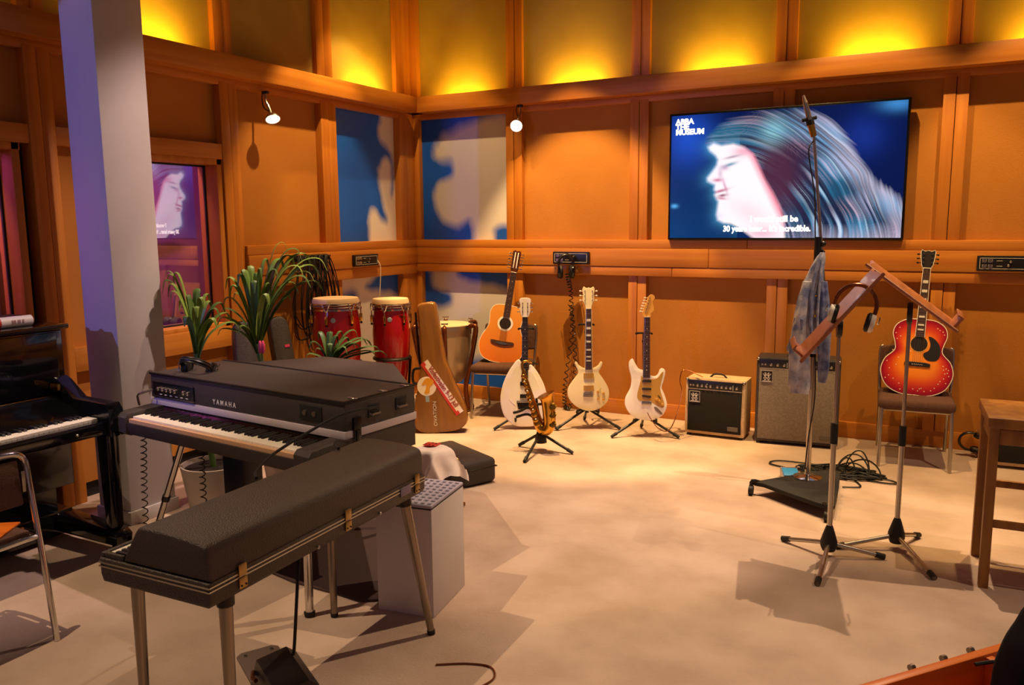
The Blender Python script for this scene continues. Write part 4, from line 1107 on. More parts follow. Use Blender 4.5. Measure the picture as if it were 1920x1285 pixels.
# cream double-cutaway on its stand
LC, RC = (-2.53, 6.03, 0), 28
guitar_stand('black guitar stand carrying the cream guitar', LC, RC, (.145, .83))
ge = thing('electric_guitar', 'cream double cutaway electric guitar on a stand', 'guitar', (LC[0] + .03, LC[1] - .045, .15), 0, 'electric guitars on stands', (R(-8.5), R(0.5), R(RC)))
oc_ = curve2(zpx([(275, 1022), (180, 990), (112, 920), (103, 845), (145, 772), (187, 712), (172, 660), (160, 632), (172, 618), (196, 648), (240, 672), (300, 672), (350, 650), (372, 618), (386, 630), (374, 668), (358, 708), (402, 775), (438, 850), (430, 935), (365, 1000)], 272, 1022, 1011), 4)
B().prism(oc_, -.022, .022, .005, 2).build('body', 'cream', ge)
neck(ge, .30, .825, .054, .044, -.026, 'cream')
fretboard(ge, .335, .825, .055, .044, -.024, 'rosewood', 'pearl', 22, 'block', 'cream')
B().prism([(-.023, .825), (.023, .825), (.030, .86), (.048, .895), (.044, .94), (.050, .985), (.040, 1.005), (.014, .992), (0, .998), (-.014, .992), (-.040, 1.005), (-.050, .985), (-.044, .94), (-.048, .895), (-.030, .86)], -.028, -.012, .003, 1).build('headstock', 'cream', ge)
for k in range(3):
    for s in (-1, 1): tuner(ge, s * .030, .895 + k * .037, s, -.026, 'chrome', 'ivory')
for z in (.285, .185): 
    p_ = B().box((0, -.024, z), (.08, .012, .042), bev=.003).build('pickup', 'cream', ge)
    B().box((0, -.03, z), (.083, .003, .045), bev=.001, seg=1).build('pickup_ring', 'gold_guard', p_)
for k, z in enumerate((.145, .132, .118)): B().box((-.005, -.028, z), (.078, .014, .008), bev=.002).build('bridge_saddle', 'steel', ge)
for x, z in ((.075, .155), (.078, .10), (.12, .145), (.12, .095)): B().lathe([(.011, 0), (.010, .012), (.006, .014)], 12, (x, -.022, z), (R(90), 0, 0)).build('knob', 'gold_guard', ge)
B().cyl((.09, -.02, .175), (.097, -.04, .18), .003).build('switch', 'steel', ge)
strings(ge, .12, .825, .052, .034, -.036, -.033)

# white S-type
LS, RS = (-2.03, 5.99, 0), 24
guitar_stand('black guitar stand carrying the white guitar with gold pickguard', LS, RS, (.13, .79))
gw = thing('electric_guitar', 'white electric guitar with gold pickguard and maple headstock on a stand', 'guitar', (LS[0] + .03, LS[1] - .05, .135), 0, 'electric guitars on stands', (R(-8.5), R(.5), R(RS)))
ow = curve2(zpx([(715, 1078), (610, 1050), (548, 970), (545, 895), (585, 810), (592, 730), (572, 650), (574, 595), (600, 568), (620, 600), (650, 648), (690, 664), (715, 690), (750, 704), (785, 712), (812, 692), (826, 655), (848, 645), (870, 672), (856, 750), (842, 805), (868, 870), (886, 950), (852, 1030), (785, 1070)], 715, 1078, 1067), 4)
B().prism(ow, -.022, .022, .006, 2).build('body', 'white_lac', gw)
pg = curve2(zpx([(672, 708), (700, 735), (750, 735), (800, 728), (832, 690), (848, 672), (852, 690), (836, 760), (826, 810), (842, 870), (862, 940), (850, 972), (815, 960), (770, 930), (745, 915), (680, 918), (650, 905), (640, 870), (655, 800), (668, 750)], 715, 1078, 1067), 3)
B().prism(pg, -.0245, -.0215).build('pickguard', 'gold_guard', gw)
neck(gw, .33, .80, .055, .043, -.026, 'maple')
fretboard(gw, .332, .80, .055, .043, -.024, 'rosewood', 'pearl', 21, 'dot')
hz = zpx([(688, 222), (682, 200), (690, 150), (712, 100), (722, 60), (745, 38), (770, 42), (782, 65), (768, 85), (765, 110), (775, 150), (772, 175), (750, 195), (748, 222)], 718, 1078, 1067)
B().prism(curve2(hz, 3), -.026, -.012, .002, 1).build('headstock', 'maple', gw)
for k in range(6): tuner(gw, -.014 + k * .0065, .845 + k * .021, -1, -.024, 'chrome', 'ivory')
for z, r in ((.305, 0), (.245, 0), (.188, 8)): B().box((.002, -.028, z), (.070, .008, .017), (0, R(r), 0), .006).build('pickup', 'ebony', gw)
B().box((.002, -.028, .135), (.075, .012, .032), bev=.003).build('bridge', 'steel', gw)
for x, z in ((.08, .165), (.10, .15), (.125, .125)): B().lathe([(.012, 0), (.009, .014), (.006, .015)], 12, (x, -.024, z), (R(90), 0, 0)).build('knob', 'gold_guard', gw)
B().box((.10, -.026, .185), (.03, .004, .005), (0, R(50), 0)).build('switch', 'ebony', gw)
B().prism(curve2([(.062, .108), (.085, .10), (.125, .058), (.115, .048), (.085, .068), (.066, .09)], 3), -.027, -.021).build('jack_plate', 'steel', gw)
strings(gw, .135, .80, .052, .034, -.036, -.033)

# white teardrop
LT, RT = (-2.97, 5.80, 0), 26
guitar_stand('black guitar stand carrying the teardrop guitar', LT, RT, (.08, .80))
gt = thing('electric_guitar', 'white teardrop shaped electric guitar on a stand', 'guitar', (LT[0] + .01, LT[1] - .05, .022), 0, 'electric guitars on stands', (R(-8), R(.5), R(RT)))
gt.scale = (1, 1, 1.06)
ot = curve2([(0, .0), (-.09, .012), (-.165, .08), (-.198, .19), (-.185, .30), (-.145, .40), (-.095, .475), (-.055, .515), (-.028, .49), (-.026, .43), (.026, .43), (.035, .47), (.06, .47), (.115, .40), (.165, .30), (.185, .19), (.16, .08), (.09, .012)], 5)
B().prism(ot, -.02, .02, .012, 3).build('body', 'white_lac', gt)
B().prism(curve2([(-.03, .43), (-.07, .46), (-.12, .38), (-.135, .28), (-.12, .20), (-.075, .16), (-.06, .10), (.06, .10), (.12, .2), (.12, .3), (.07, .40), (.03, .43)], 4), -.0225, -.0195).build('pickguard', 'pearl', gt)
neck(gt, .42, .84, .052, .044, -.024, 'ebony')
fretboard(gt, .34, .84, .054, .044, -.022, 'ebony', 'pearl', 21, 'dot')
B().prism(curve2([(-.023, .84), (.023, .84), (.042, .885), (.04, .93), (.048, .965), (.03, .985), (-.03, .985), (-.048, .965), (-.04, .93), (-.042, .885)], 3), -.026, -.010, .003, 1).build('headstock', 'white_lac', gt)
for k in range(3):
    for s in (-1, 1): tuner(gt, s * .02, .88 + k * .032, s, -.026, 'dark_metal', 'chrome')
for z in (.33, .235): B().box((0, -.026, z), (.075, .012, .03), bev=.003).build('pickup', 'dark_metal', gt)
B().prism([(-.065, .20), (.065, .20), (.05, .135), (-.05, .135)], -.034, -.02, .003, 1).build('tailpiece', 'dark_metal', gt)
B().box((0, -.032, .193), (.125, .008, .012), bev=.002).build('bridge', 'chrome', gt)
B().tube([(.0, -.034, .20), (.03, -.05, .25), (.015, -.052, .31)], .004, 6, 4).build('vibrato_arm', 'chrome', gt)
strings(gt, .19, .84, .05, .034, -.036, -.031)
# guitar lead to the small amp
tag(B().tube([(-1.975, 5.905, .205), (-1.93, 5.87, .16), (-1.86, 5.85, .10), (-1.80, 5.90, .09), (-1.775, 6.02, .2), (-1.772, 6.12, .35), (-1.80, 6.16, .42), (-1.79, 6.18, .5), (-1.74, 6.19, .505), (-1.62, 6.16, .47)], .004, 6, 6).build('guitar_lead', 'copper_red'), 'thin lead from the white guitar to the tweed amplifier', 'lead')

# ------------------------------------------------------------------ saxophone
sx = thing('saxophone_stand', 'low black stand holding the saxophone', 'stand', (-2.57, 5.25, 0), 27)
for f in ((-.12, -.33, .012), (.23, -.12, .012), (-.16, .10, .012)):
    v = Vector(f); a = Vector((0, 0, .13))
    L_ = B().cyl(a, v, .0105, seg=10).build('leg', 'black_satin', sx)
    B().cyl(v + (a - v).normalized() * .05, v, .014, .012, 10).build('foot', 'black_rubber', L_)
B().lathe([(.045, .06), (.042, .09), (.024, .16), (.02, .165)], 16).build('hub', 'black_rubber', sx)
B().tube([(0, .0, .15), (.0, .03, .20), (-.02, .05, .30), (-.03, .05, .38)], .009, 8, 4).build('post', 'black_satin', sx)
B().tube([(-.20, -.01, .285), (-.15, -.02, .30), (-.08, -.02, .335), (-.02, .0, .345), (.02, .03, .34)], .010, 8, 4).build('cradle_arm', 'black_rubber', sx)
B().tube([(-.18, -.02, .255), (-.09, -.02, .275), (-.02, 0, .21), (.0, 0, .15)], .010, 8, 4).build('cradle_arm', 'black_rubber', sx)
sa = thing('saxophone', 'golden saxophone standing on its low stand', 'saxophone', (-2.57, 5.25, 0), 27)
B().tube([(-.125, 0, .60), (-.09, -.01, .47), (-.045, -.03, .31), (-.02, -.04, .22), (.01, -.05, .172), (.045, -.06, .172), (.062, -.06, .215), (.060, -.06, .29), (.050, -.055, .38), (.042, -.055, .415), (.036, -.055, .43)], [.012, .019, .027, .034, .040, .043, .045, .046, .048, .055, .068], 18, 5).build('body', 'brass', sa)
B().tube([(-.125, 0, .595), (-.135, .01, .635), (-.12, .02, .66), (-.08, .03, .66), (-.06, .035, .65)], .009, 10, 4).build('neck', 'brass', sa)
B().tube([(-.06, .035, .65), (-.02, .04, .635)], [.010, .007], 10).build('mouthpiece', 'ebony', sa)
random.seed(2)
for k in range(11):
    f = k / 10
    p = Vector((-.115, -.012, .56)).lerp(Vector((-.015, -.04, .22)), f)
    r = .014 + .012 * f
    kc = B().lathe([(r, 0), (r * 1.05, .004), (r * .6, .009), (0, .010)], 14, p + Vector((-.012, -.018 - .010 * f, 0)), (R(75), 0, R(-20))).build('key_cup', 'brass', sa)
    if k % 2: B().ball(p + Vector((-.012, -.032 - .01 * f, .0)), .006, 8).build('pearl_touch', 'pearl', kc)
for dx in (-.014, .016): B().cyl((-.115 + dx, -.03, .55), (-.0 + dx, -.065, .22), .0028, seg=6).build('key_rod', 'brass', sa)
for z in (.22, .29, .35): B().lathe([(.026, 0), (.027, .005), (.012, .010), (0, .011)], 16, (.085, -.10, z), (R(60), R(30), R(-20))).build('bell_key', 'brass', sa)
B().tube([(.075, -.10, .2), (.085, -.11, .30), (.08, -.10, .36)], .0035, 6, 3).build('key_guard', 'brass', sa)

# ------------------------------------------------------------------ amplifiers
def badge(t, x, y, z, s, m1='letters_pale', m0='ebony'):
    b = B().box((x, y, z), (s, .004, s * 1.02), bev=.001, seg=1).build('badge', m0, t)
    e = B()
    for q in (-1, 1): e.box((x + q * s * .48, y - .002, z), (s * .03, .003, s)).box((x, y - .002, z + q * s * .49), (s, .003, s * .03))
    e.build('badge_border', m1, b)
    g = B()
    for q in (-1, 1):
        cx = x + q * s * .14
        g.box((cx, y - .003, z + .02 * s), (s * .08, .002, s * .34)).ball((cx, y - .003, z + s * .27), (s * .06, .0015, s * .06), 8)
        for a, dx, dz in ((35, -.11, .12), (-35, .11, .12), (24, -.07, -.22), (-24, .07, -.22)):
            g.box((cx + dx * s, y - .003, z + dz * s), (s * .05, .002, s * .28), (0, R(-a), 0))
    g.box((x, y - .003, z - .42 * s), (s * .7, .002, s * .06))
    g.build('badge_figures', m1, b)
def amp(label, loc, rotz, w, d, h, shell, grille, nknob, edge, plate=True, trim=None, ph=.055):
    t = thing('guitar_amplifier', label, 'amplifier', loc, rotz, 'amplifiers along the back wall')
    B().side([(.012, .02), (.0, h * .3), (.02, h - .03), (.035, h), (d, h), (d, .02)], 0, w, .012).build('cabinet', shell, t)
    B().box2((edge, -.004, edge + .02), (w - edge, .02, h - edge - ph), .004).build('grille_cloth', grille, t)
    c = B().box2((edge, .0, h - edge - ph), (w - edge, .025, h - edge + .012), .002).build('control_panel', 'black_satin', t)
    B().box((w / 2, -.002, h - edge - ph), (w - 2 * edge, .004, .006)).build('trim_strip', trim or 'steel', t)
    for k in range(nknob):
        f = (k + .5 + (k >= nknob * .35) * .6 + (k >= nknob * .8) * .4) / (nknob + 1)
        B().lathe([(.012, 0), (.009, .012), (.006, .014)], 12, (edge + .06 + f * (w - 2 * edge - .08), .0, h - edge - ph / 2), (R(90), 0, 0)).build('knob', 'steel', c)
    for k in range(2): B().lathe([(.007, 0), (.007, .004), (.004, .004)], 10, (edge + .02 + k * .022, 0, h - edge - ph / 2), (R(90), 0, 0)).build('input_jack', 'steel', c)
    for f in (.36, .84): B().box((edge + f * (w - 2 * edge), -.002, h - edge - ph / 2), (.003, .003, ph * .7)).build('panel_divider', 'letters_pale', c)
    badge(t, edge + .055, -.006, h - edge - ph - .06, .085)
    B().tube([(w * .36, d * .5, h - .002), (w * .42, d * .5, h + .022), (w * .5, d * .5, h + .026), (w * .58, d * .5, h + .022), (w * .64, d * .5, h - .002)], .007, 8, 4).build('handle', 'black_rubber', t)
    for s in (.03, w - .03):
        for yy in (.03, d - .03): B().cyl((s, yy, 0), (s, yy, .022), .016).build('foot', 'black_rubber', t)
    for s in (.012, w - .012): B().ball((s, .02, h - .012), .014, 10).build('corner_cap', 'steel', t)
    if plate: B().box((w - edge - .06, -.006, edge + .06), (.08, .003, .034), bev=.001, seg=1).build('name_plate', 'plate_dim', t)
    return t
amp('tweed covered guitar amplifier with black grille beside the white guitar', (-1.755, 6.15, 0), 0, .46, .24, .455, 'tweed', 'grille_black', 9, .024)
amp('tall black guitar amplifier with silver sparkle grille behind the denim jacket', (-1.215, 6.14, 0), 6, .585, .25, .655, 'tolex', 'grille_silver', 9, .022)
amp('tweed covered guitar amplifier with black grille behind the wooden stool', (.33, 6.20, 0), 4, .52, .24, .42, 'tweed', 'grille_black', 8, .024)
# ------------------------------------------------------------------ chairs by the back wall
def chair(label, loc, rotz):
    t = thing('upholstered_chair', label, 'chair', loc, rotz, 'brown chairs along the back wall')
    for s in (-1, 1):
        B().tube([(s * .215, -.27, 0), (s * .213, -.245, .25), (s * .21, -.225, .40)], .012, 10, 4).build('leg', 'steel', t)
        B().tube([(s * .22, .29, 0), (s * .222, .24, .30), (s * .228, .215, .46), (s * .234, .25, .62), (s * .232, .27, .735), (s * .215, .275, .755)], .012, 10, 4).build('leg', 'steel', t)
    B().box((0, -.01, .425), (.47, .47, .075), bev=.03, seg=3).build('seat', 'brown_fabric', t)
    b = B()
    o = catmull([(-.21, .54, 0), (0, .53, 0), (.21, .54, 0), (.228, .58, 0), (.232, .71, 0), (.20, .762, 0), (0, .772, 0), (-.20, .762, 0), (-.232, .71, 0), (-.228, .58, 0)], 4, True)
    b.prism([(p.x, p.y) for p in o], -.022, .022, .012, 3)
    b.build('backrest', 'brown_fabric', t, (0, .245, 0), None)
    B().tube([(-.2, -.2, .385), (.2, -.2, .385)], .010, 8).build('crossbar', 'steel', t)
    B().tube([(-.2, .2, .385), (.2, .2, .385)], .010, 8).build('crossbar', 'steel', t)
    return t
chair('brown upholstered chair under the sunburst guitar', (-.145, 6.19, 0), 4)
chair('brown upholstered chair under the amber acoustic guitar', (-3.39, 6.19, 0), 13)

# ------------------------------------------------------------------ microphone on its rolling stand
ms = thing('microphone_stand', 'tall chrome microphone boom stand on a black wheeled base', 'stand', (-.69, 5.16, 0))
B().flat([(p.x, p.y) for p in catmull([(-.26, -.20, 0), (-.22, -.24, 0), (.12, -.46, 0), (.20, -.46, 0), (.21, -.40, 0), (.17, .18, 0), (.12, .22, 0), (.06, .20, 0)], 2, True)], .055, .085, .01).build('base', 'black_matte', ms)
for x, y in ((-.285, -.235), (.175, -.50), (.13, .235)):
    f_k = B().tube([(x * .85, y * .88, .075), (x, y, .088), (x * 1.02, y * 1.02, .05)], .012, 8, 3).build('caster_fork', 'black_satin', ms)
    B().cyl((x * 1.02 - .012, y * 1.02, .03), (x * 1.02 + .012, y * 1.02, .03), .03, seg=18).build('wheel', 'black_rubber', f_k)
B().lathe([(.085, .085), (.085, .09), (.06, .098), (.018, .105), (.015, .12)], 32).build('chrome_disc', 'chrome', ms)
B().cyl((0, 0, .10), (0, 0, .85), .017, seg=18).build('lower_tube', 'steel', ms)
B().cyl((0, 0, .85), (0, 0, 1.47), .012, seg=16).build('upper_tube', 'steel', ms)
B().cyl((0, 0, .84), (0, 0, .90), .02, .017, 16).build('height_collar', 'dark_metal', ms)
B().cyl((0, 0, 1.38), (0, 0, 1.56), .02, .02, 14).ball((.03, .0, 1.52), .018, 10).ball((.03, 0, 1.47), .014, 10).build('boom_clutch', 'black_satin', ms)
b0, b1 = Vector((.055, .03, 1.16)), Vector((-.045, -.025, 2.14))
B().cyl(b0, b1, .008, seg=12).build('boom', 'steel', ms)
B().ball(b0 - (b1 - b0).normalized() * .04, (.032, .032, .055), 16).build('counterweight', 'black_rubber', ms)
mc = thing('microphone', 'slim silver condenser microphone clipped at the top of the boom', 'microphone', (-.69, 5.16, 0))
a_, c_ = b1, Vector((-.115, -.06, 2.40))
dv = (c_ - a_).normalized()
B().cyl(a_ - dv * .0, a_ + dv * .07, .017, .02, 16).build('base_sleeve', 'brass', mc)
B().cyl(a_ + dv * .07, a_ + dv * .10, .023, .023, 16).build('clip', 'black_rubber', mc)
B().box(a_ + dv * .105, (.085, .02, .02), (0, R(-12), R(28)), .004).build('clip_bar', 'black_rubber', mc)
B().cyl(a_ + dv * .10, a_ + dv * .20, .016, .014, 16).build('body', 'steel', mc)
B().cyl(a_ + dv * .20, a_ + dv * .245, .0145, .006, 16).build('capsule', 'copper', mc)
tag(B().tube([(-.735, 5.135, 2.12), (-.755, 5.10, 2.05), (-.715, 5.125, 1.8), (-.70, 5.12, 1.55), (-.67, 5.13, 1.2), (-.675, 5.135, .9), (-.665, 5.135, .6), (-.69, 5.13, .35), (-.70, 5.12, .16), (-.71, 5.3, .10), (-.74, 5.42, .02)], .004, 6, 6).build('microphone_cable', 'black_rubber'), 'black cable running down the microphone stand', 'cable')

# denim jacket hanging on the stand
dj = thing('denim_jacket', 'faded blue denim jacket hanging on the microphone stand', 'jacket', (-.70, 5.11, 0), 10)
def drape(b, prof, folds, ph, nz=30, na=40):
    """prof: list of (z, cx, cy, rx, ry)"""
    P = catmull([Vector((p[0], p[1], p[2])) for p in prof], 6)
    Q = catmull([Vector((p[0], p[3], p[4])) for p in prof], 6)
    rings = []
    for i, (p, q) in enumerate(zip(P, Q)):
        ring = []
        for j in range(na):
            a = 2 * math.pi * j / na
            f = 1 + .16 * math.sin(a * folds + ph + i * .12) + .07 * math.sin(a * (folds * 2 + 1) + i * .5)
            ring.append(b.bm.verts.new((p.y + q.y * f * math.cos(a), p.z + q.z * f * math.sin(a), p.x)))
        rings.append(ring)
    for A, C_ in zip(rings, rings[1:]):
        for j in range(na): b.bm.faces.new((A[j], A[(j + 1) % na], C_[(j + 1) % na], C_[j]))
    b.bm.faces.new(rings[0]); b.bm.faces.new(rings[-1][::-1])
    return b
drape(B(), [(1.47, .045, 0, .012, .012), (1.42, .03, 0, .028, .022), (1.30, .0, 0, .05, .03), (1.15, -.01, 0, .075, .04), (1.0, -.015, 0, .085, .045), (.90, -.02, 0, .095, .05), (.87, -.02, 0, .09, .045)], 5, .4).build('body', 'denim', dj, sharp=70)
drape(B(), [(1.30, -.03, -.02, .03, .03), (1.1, -.055, -.035, .045, .035), (.92, -.065, -.03, .055, .04), (.75, -.055, -.03, .055, .04), (.68, -.05, -.03, .058, .042), (.63, -.045, -.03, .055, .04)], 3, 1.2).build('sleeve', 'denim', dj, sharp=70)
drape(B(), [(1.30, .05, -.01, .025, .03), (1.1, .07, -.03, .03, .035), (.95, .075, -.03, .034, .035), (.78, .08, -.03, .03, .03), (.70, .075, -.03, .02, .025)], 3, 2.2).build('sleeve', 'denim_dark', dj, sharp=70)
B().tube([(.03, -.035, 1.43), (.0, -.05, 1.30), (-.01, -.06, 1.15), (.0, -.07, 1.0), (.01, -.07, .90)], .010, 8, 5).build('front_placket', 'denim_dark', dj)
B().tube([(.045, -.02, 1.42), (.035, -.045, 1.30), (.03, -.055, 1.12), (.035, -.06, .95)], .008, 8, 5).build('front_placket', 'denim', dj)
for z in (1.22, 1.1, .99): B().ball((.016, -.068 + (z - 1) * .05, z), .006, 8).build('button', 'brass', dj)
B().box((-.075, -.058, 1.05), (.06, .012, .07), (R(6), R(8), R(-20)), .005).build('pocket', 'denim_dark', dj)

# ------------------------------------------------------------------ music stands
def music_stand(label, loc, feet, top, clutch, deskrot, w, L, lift, dy=0):
    t = thing('music_stand', label, 'music stand', loc, 0, 'wooden music stands')
    hub = Vector((0, 0, .10))
    B().lathe([(.030, .035), (.040, .06), (.040, .085), (.020, .15), (.014, .165)], 18).build('hub', 'black_rubber', t)
    for f in feet:
        v = Vector((f[0] - loc[0], f[1] - loc[1], .014))
        st_ = Vector((0, 0, .075))
        d = (v - st_).normalized()
        L_ = B().cyl(st_, v, .011, seg=12).build('leg', 'steel', t)
        B().cyl(v - d * .045, v, .015, .014, 12).build('foot', 'black_rubber', L_)
    B().cyl((0, 0, .12), (0, 0, clutch), .013, seg=14).build('lower_tube', 'steel', t)
    B().cyl((0, 0, clutch - .02), (0, 0, clutch + .08), .018, seg=14).build('clutch', 'black_rubber', t)
    B().cyl((0, 0, clutch), (0, 0, top - .03), .009, seg=12).build('upper_tube', 'steel', t)
    B().lathe([(.052, -.012), (.055, 0), (.052, .012)], 22, (0, 0, 0)).build('tilt_joint', 'black_satin', t, (0, 0, top - .035), (R(90), 0, deskrot[2]))
    m = Euler(deskrot).to_matrix()
    dk = B()
    o = catmull([(-w / 2 + .03, -L / 2, 0), (w / 2 - .03, -L / 2, 0), (w / 2, -L / 2 + .03, 0), (w / 2, L / 2 - .03, 0), (w / 2 - .03, L / 2, 0), (-w / 2 + .03, L / 2, 0), (-w / 2, L / 2 - .03, 0), (-w / 2, -L / 2 + .03, 0)], 2, True)
    dk.prism([(p.x, p.y) for p in o], -.008, .008, .003, 1)
    d_ = dk.build('desk', 'desk_wood', t, (0, dy, top + lift), deskrot)
    B().box((0, -.032, -L / 2 + .012), (w - .04, .06, .014), bev=.004).build('lip', 'desk_wood', d_)
    B().box((0, -.06, -L / 2 + .02), (w - .04, .008, .03), bev=.003).build('lip_edge', 'desk_wood', d_)
    return t
music_stand('wooden music stand with orange headphones hung on its desk', (-.44, 4.14, 0), [(-.44, 3.76), (-.68, 4.25), (-.19, 4.23)], 1.19, .60, (R(-39), 0, R(-79)), .36, .50, .03, -.08)
music_stand('wooden music stand in front of the sunburst guitar', (-.15, 4.40, 0), [(.03, 4.07), (-.05, 4.62), (-.42, 4.26)], 1.24, .56, (R(-53), 0, R(91)), .36, .49, .05, .07)
headphones('orange banded headphones with silver cups hung on the music stand', (-.355, 3.92, 1.275), (R(-6), R(14), R(6)), .088, 'copper_red', 'ivory')
headphones('black headphones lying on the floor by the baseboard', (.21, 6.44, .11), (0, R(-80), R(8)), .062)

# ------------------------------------------------------------------ wooden bar stool
bs = thing('bar_stool', 'tall wooden stool cut off by the right edge of the room view', 'stool', (.425, 4.31, -.0), 3)
B().box((0, 0, .765), (.48, .44, .05), bev=.008).build('seat', 'stool_wood', bs)
for sx_, sy_ in ((-1, -1), (-1, 1), (1, -1), (1, 1)):
    B().side([(sy_ * .195 - .022, 0), (sy_ * .195 + .022, 0), (sy_ * .18 + .025, .74), (sy_ * .18 - .025, .74)], sx_ * .21 - .02, sx_ * .21 + .02, .003).build('leg', 'stool_wood', bs)
for sy_ in (-1, 1):
    B().box((0, sy_ * .185, .70), (.38, .022, .07), bev=.003).build('apron', 'stool_wood', bs)
B().box((0, -.19, .30), (.38, .02, .035), bev=.003).build('rung', 'stool_wood', bs)
B().box((0, .188, .38), (.38, .02, .035), bev=.003).build('rung', 'stool_wood', bs)
for sx_ in (-1, 1):
    B().box((sx_ * .21, 0, .70), (.022, .33, .07), bev=.003).build('apron', 'stool_wood', bs)

# ------------------------------------------------------------------ cable heap and little things on the floor
random.seed(9)
b = B()
pts = []
for k in range(150):
    a = k * .62 + random.uniform(-.3, .3)
    rx = random.uniform(.08, .30); ry = random.uniform(.05, .16)
    pts.append((-.55 + rx * math.cos(a), 5.60 + ry * math.sin(a), .008 + random.uniform(0, .045) * (1 - rx / .4)))
b.tube(pts, .005, 6, 5)
for k in range(5):
    c = -.47 + random.uniform(-.06, .06); w = random.uniform(.05, .12); h = random.uniform(.05, .15); y = 5.62 + random.uniform(-.05, .05)
    b.tube([(c - w, y - .03, .01), (c - w * .9, y, h * .6), (c - w * .3, y + .02, h), (c + w * .4, y + .02, h), (c + w * .95, y, h * .55), (c + w, y - .04, .01), (c, y - .08, .01)], .005, 6, 6, True)
b.tube([(-.5, 5.6, .008), (-.7, 5.72, .008), (-.95, 5.72, .008), (-1.0, 5.62, .008), (-.85, 5.56, .008), (-.7, 5.55, .008)], .005, 6, 6)
b.tube([(-.4, 5.6, .01), (-.25, 5.58, .008), (-.2, 5.52, .008), (-.3, 5.5, .008), (-.45, 5.52, .008), (-.4, 5.36, .008), (-.5, 5.3, .008)], .005, 6, 6)
tag(b.build('cable_heap', 'black_rubber'), 'tangled heap of black cable on the floor behind the microphone base', 'cable')
db = thing('effect_box', 'small blue box on the floor behind the wheeled base', 'box', (-.82, 5.34, 0), 20)
B().side([(-.06, 0), (-.06, .03), (.06, .065), (.06, 0)], -.055, .055, .004).build('shell', 'steel', db)
B().box((0, -.004, .052), (.095, .09, .003), (R(16), 0, 0), .001).build('face', 'blue_face', db) if 'blue_face' in MATS else B().box((0, -.004, .052), (.095, .09, .003), (R(16), 0, 0), .001).build('face', mat('blue_face', '#2a86c4', .4), db)
tag(B().tube([(-1.62, 2.40, .004), (-1.52, 2.46, .004), (-1.43, 2.48, .004), (-1.38, 2.42, .004), (-1.40, 2.33, .004), (-1.45, 2.2, .004)], .004, 6, 6).build('thin_cable', 'copper_red'), 'thin brown cable on the bare floor in the foreground', 'cable')

# black case and cloth behind the plinth
bc = thing('instrument_case', 'low black case with brass catch on the floor behind the plinth', 'case', (-2.80, 4.46, 0), -27)
B().box((0, 0, .085), (.56, .26, .165), bev=.035, seg=4).build('shell', 'tolex', bc)
B().box((0, 0, .11), (.563, .263, .006), bev=.001, seg=1).build('seam', 'dark_metal', bc)
B().tube([(.12, -.12, .165), (.15, -.13, .185), (.19, -.12, .18), (.21, -.115, .165)], .007, 8, 4).build('catch', 'brass', bc)
sd = thing('small_stand', 'small dark stand with gold edge under the pale cloth', 'stand', (-2.62, 3.90, 0), -15)
B().box((0, 0, .17), (.17, .15, .30), bev=.006).build('body', 'black_matte', sd)
B().box((.075, -.077, .17), (.010, .006, .30)).box((.03, -.077, .17), (.010, .006, .30)).build('gold_edge', 'brass', sd)
B().box((0, 0, .01), (.3, .24, .02), bev=.004).build('foot', 'stool_wood', sd)
cl = B()
n = 26
V_ = {}
for i in range(n + 1):
    for j in range(n + 1):
        u, v = i / n * 2 - 1, j / n * 2 - 1
        x, y = u * .21, v * .20
        over = max(abs(x) - .09, abs(y) - .08, 0)
        z = .328 - over * (1.2 + .5 * abs(u * v)) + .006 * math.sin(u * 7 + v * 3)
        xx = max(-.095, min(.095, x)) + (x - max(-.095, min(.095, x))) * .45
        yy = max(-.085, min(.085, y)) + (y - max(-.085, min(.085, y))) * .45
        if over > 0: xx += .018 * math.sin(v * 9) * over * 8; yy += .018 * math.sin(u * 9) * over * 8
        V_[i, j] = cl.bm.verts.new((xx, yy, max(.08, z)))
for i in range(n):
    for j in range(n): cl.bm.faces.new((V_[i, j], V_[i + 1, j], V_[i + 1, j + 1], V_[i, j + 1]))
ct = thing('cloth', 'pale cloth with red spotted corner draped behind the plinth', 'cloth', (-2.62, 3.90, .02), -15)
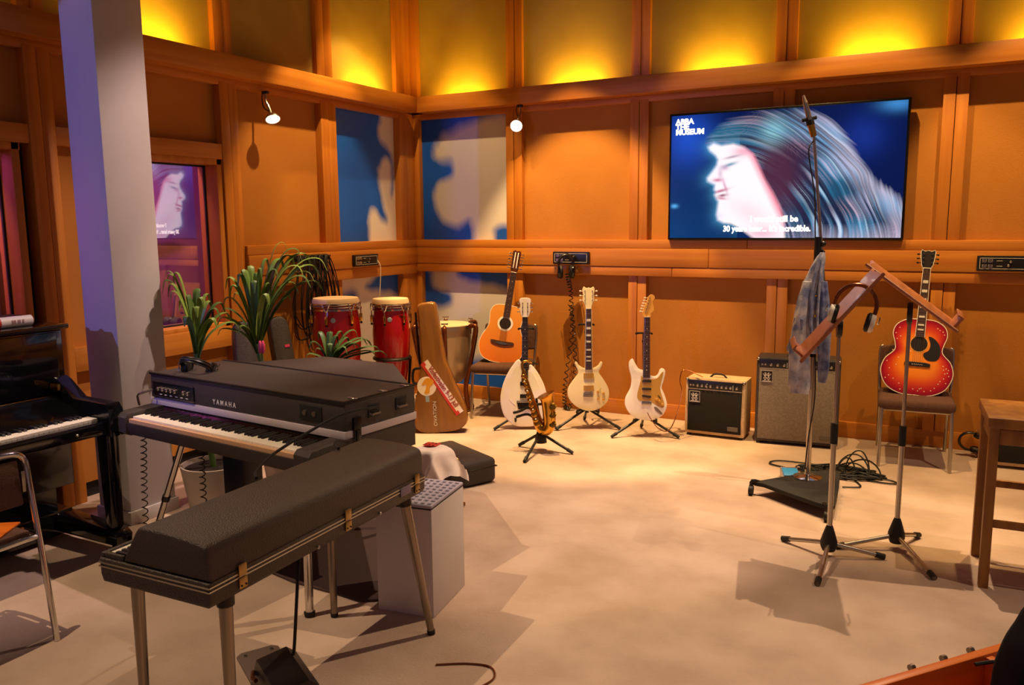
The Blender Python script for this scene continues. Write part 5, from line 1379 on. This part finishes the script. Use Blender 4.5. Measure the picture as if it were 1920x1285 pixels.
cs = cl.build('sheet', 'silk_cloth', ct, sharp=80)
rp = B().box((-.05, .04, .334), (.09, .07, .004), (0, 0, R(20)), .002).build('red_patch', 'red_print', ct)
for k in range(5): B().cyl((-.08 + k * .016, .02 + (k % 2) * .04, .335), (-.08 + k * .016, .02 + (k % 2) * .04, .338), .006, seg=10).build('spot', 'ebony', rp)

# ------------------------------------------------------------------ open wooden box and dark padding in the lower right corner
ob = thing('wooden_box', 'open orange wooden box at the lower right corner', 'box', (-.115, 1.62, 0), 50.7)
B().box2((-.5, -.022, .0), (.75, .0, .75), .003).build('far_wall', 'orange_wood', ob)
B().box2((-.5, -.125, .0), (.75, -.105, .70), .003).build('near_wall', 'orange_wood', ob)
B().box2((-.5, -.105, .64), (.75, -.022, .655)).build('bottom', 'orange_wood', ob)
B().box2((.34, -.105, .655), (.36, -.022, .745), .002).build('divider', 'orange_wood', ob)
B().flat([(.37, -.10), (.62, -.10), (.62, -.03), (.42, -.04)], .656, .672, .003).build('white_plate', 'ivory', ob)
for x in (.165, .255, .335):
    B().cyl((x - .005, .008, .746), (x + .005, .008, .746), .007, seg=16).build('roller', 'leg_metal', ob)
B().tube([(.30, -.03, .742), (.345, -.05, .748), (.39, -.08, .735)], .004, 6, 3).build('wire', 'black_rubber', ob)
sp = thing('padded_seat', 'dark navy padded seat back at the lower right edge', 'seat', (.13, 1.60, 0), 28)
o = catmull([(0, .05, 0), (-.004, .5, 0), (0, .80, 0), (.012, .88, 0), (.035, .93, 0), (.07, .975, 0), (.2, 1.02, 0), (.40, .975, 0), (.46, .80, 0), (.46, .5, 0), (.455, .05, 0)], 4, True)
B().prism([(p.x, p.y) for p in o], -.05, .05, .02, 3).build('back_cushion', 'navy_cloth', sp)
B().tube([(.0, -.0, .78), (-.03, -.0, .76), (-.035, 0, .70), (-.01, 0, .66)], .02, 10, 4).build('arm_roll', 'black_matte', sp)
for x in (.04, .42): B().cyl((x, 0, 0), (x, 0, .08), .02).build('foot', 'black_rubber', sp)
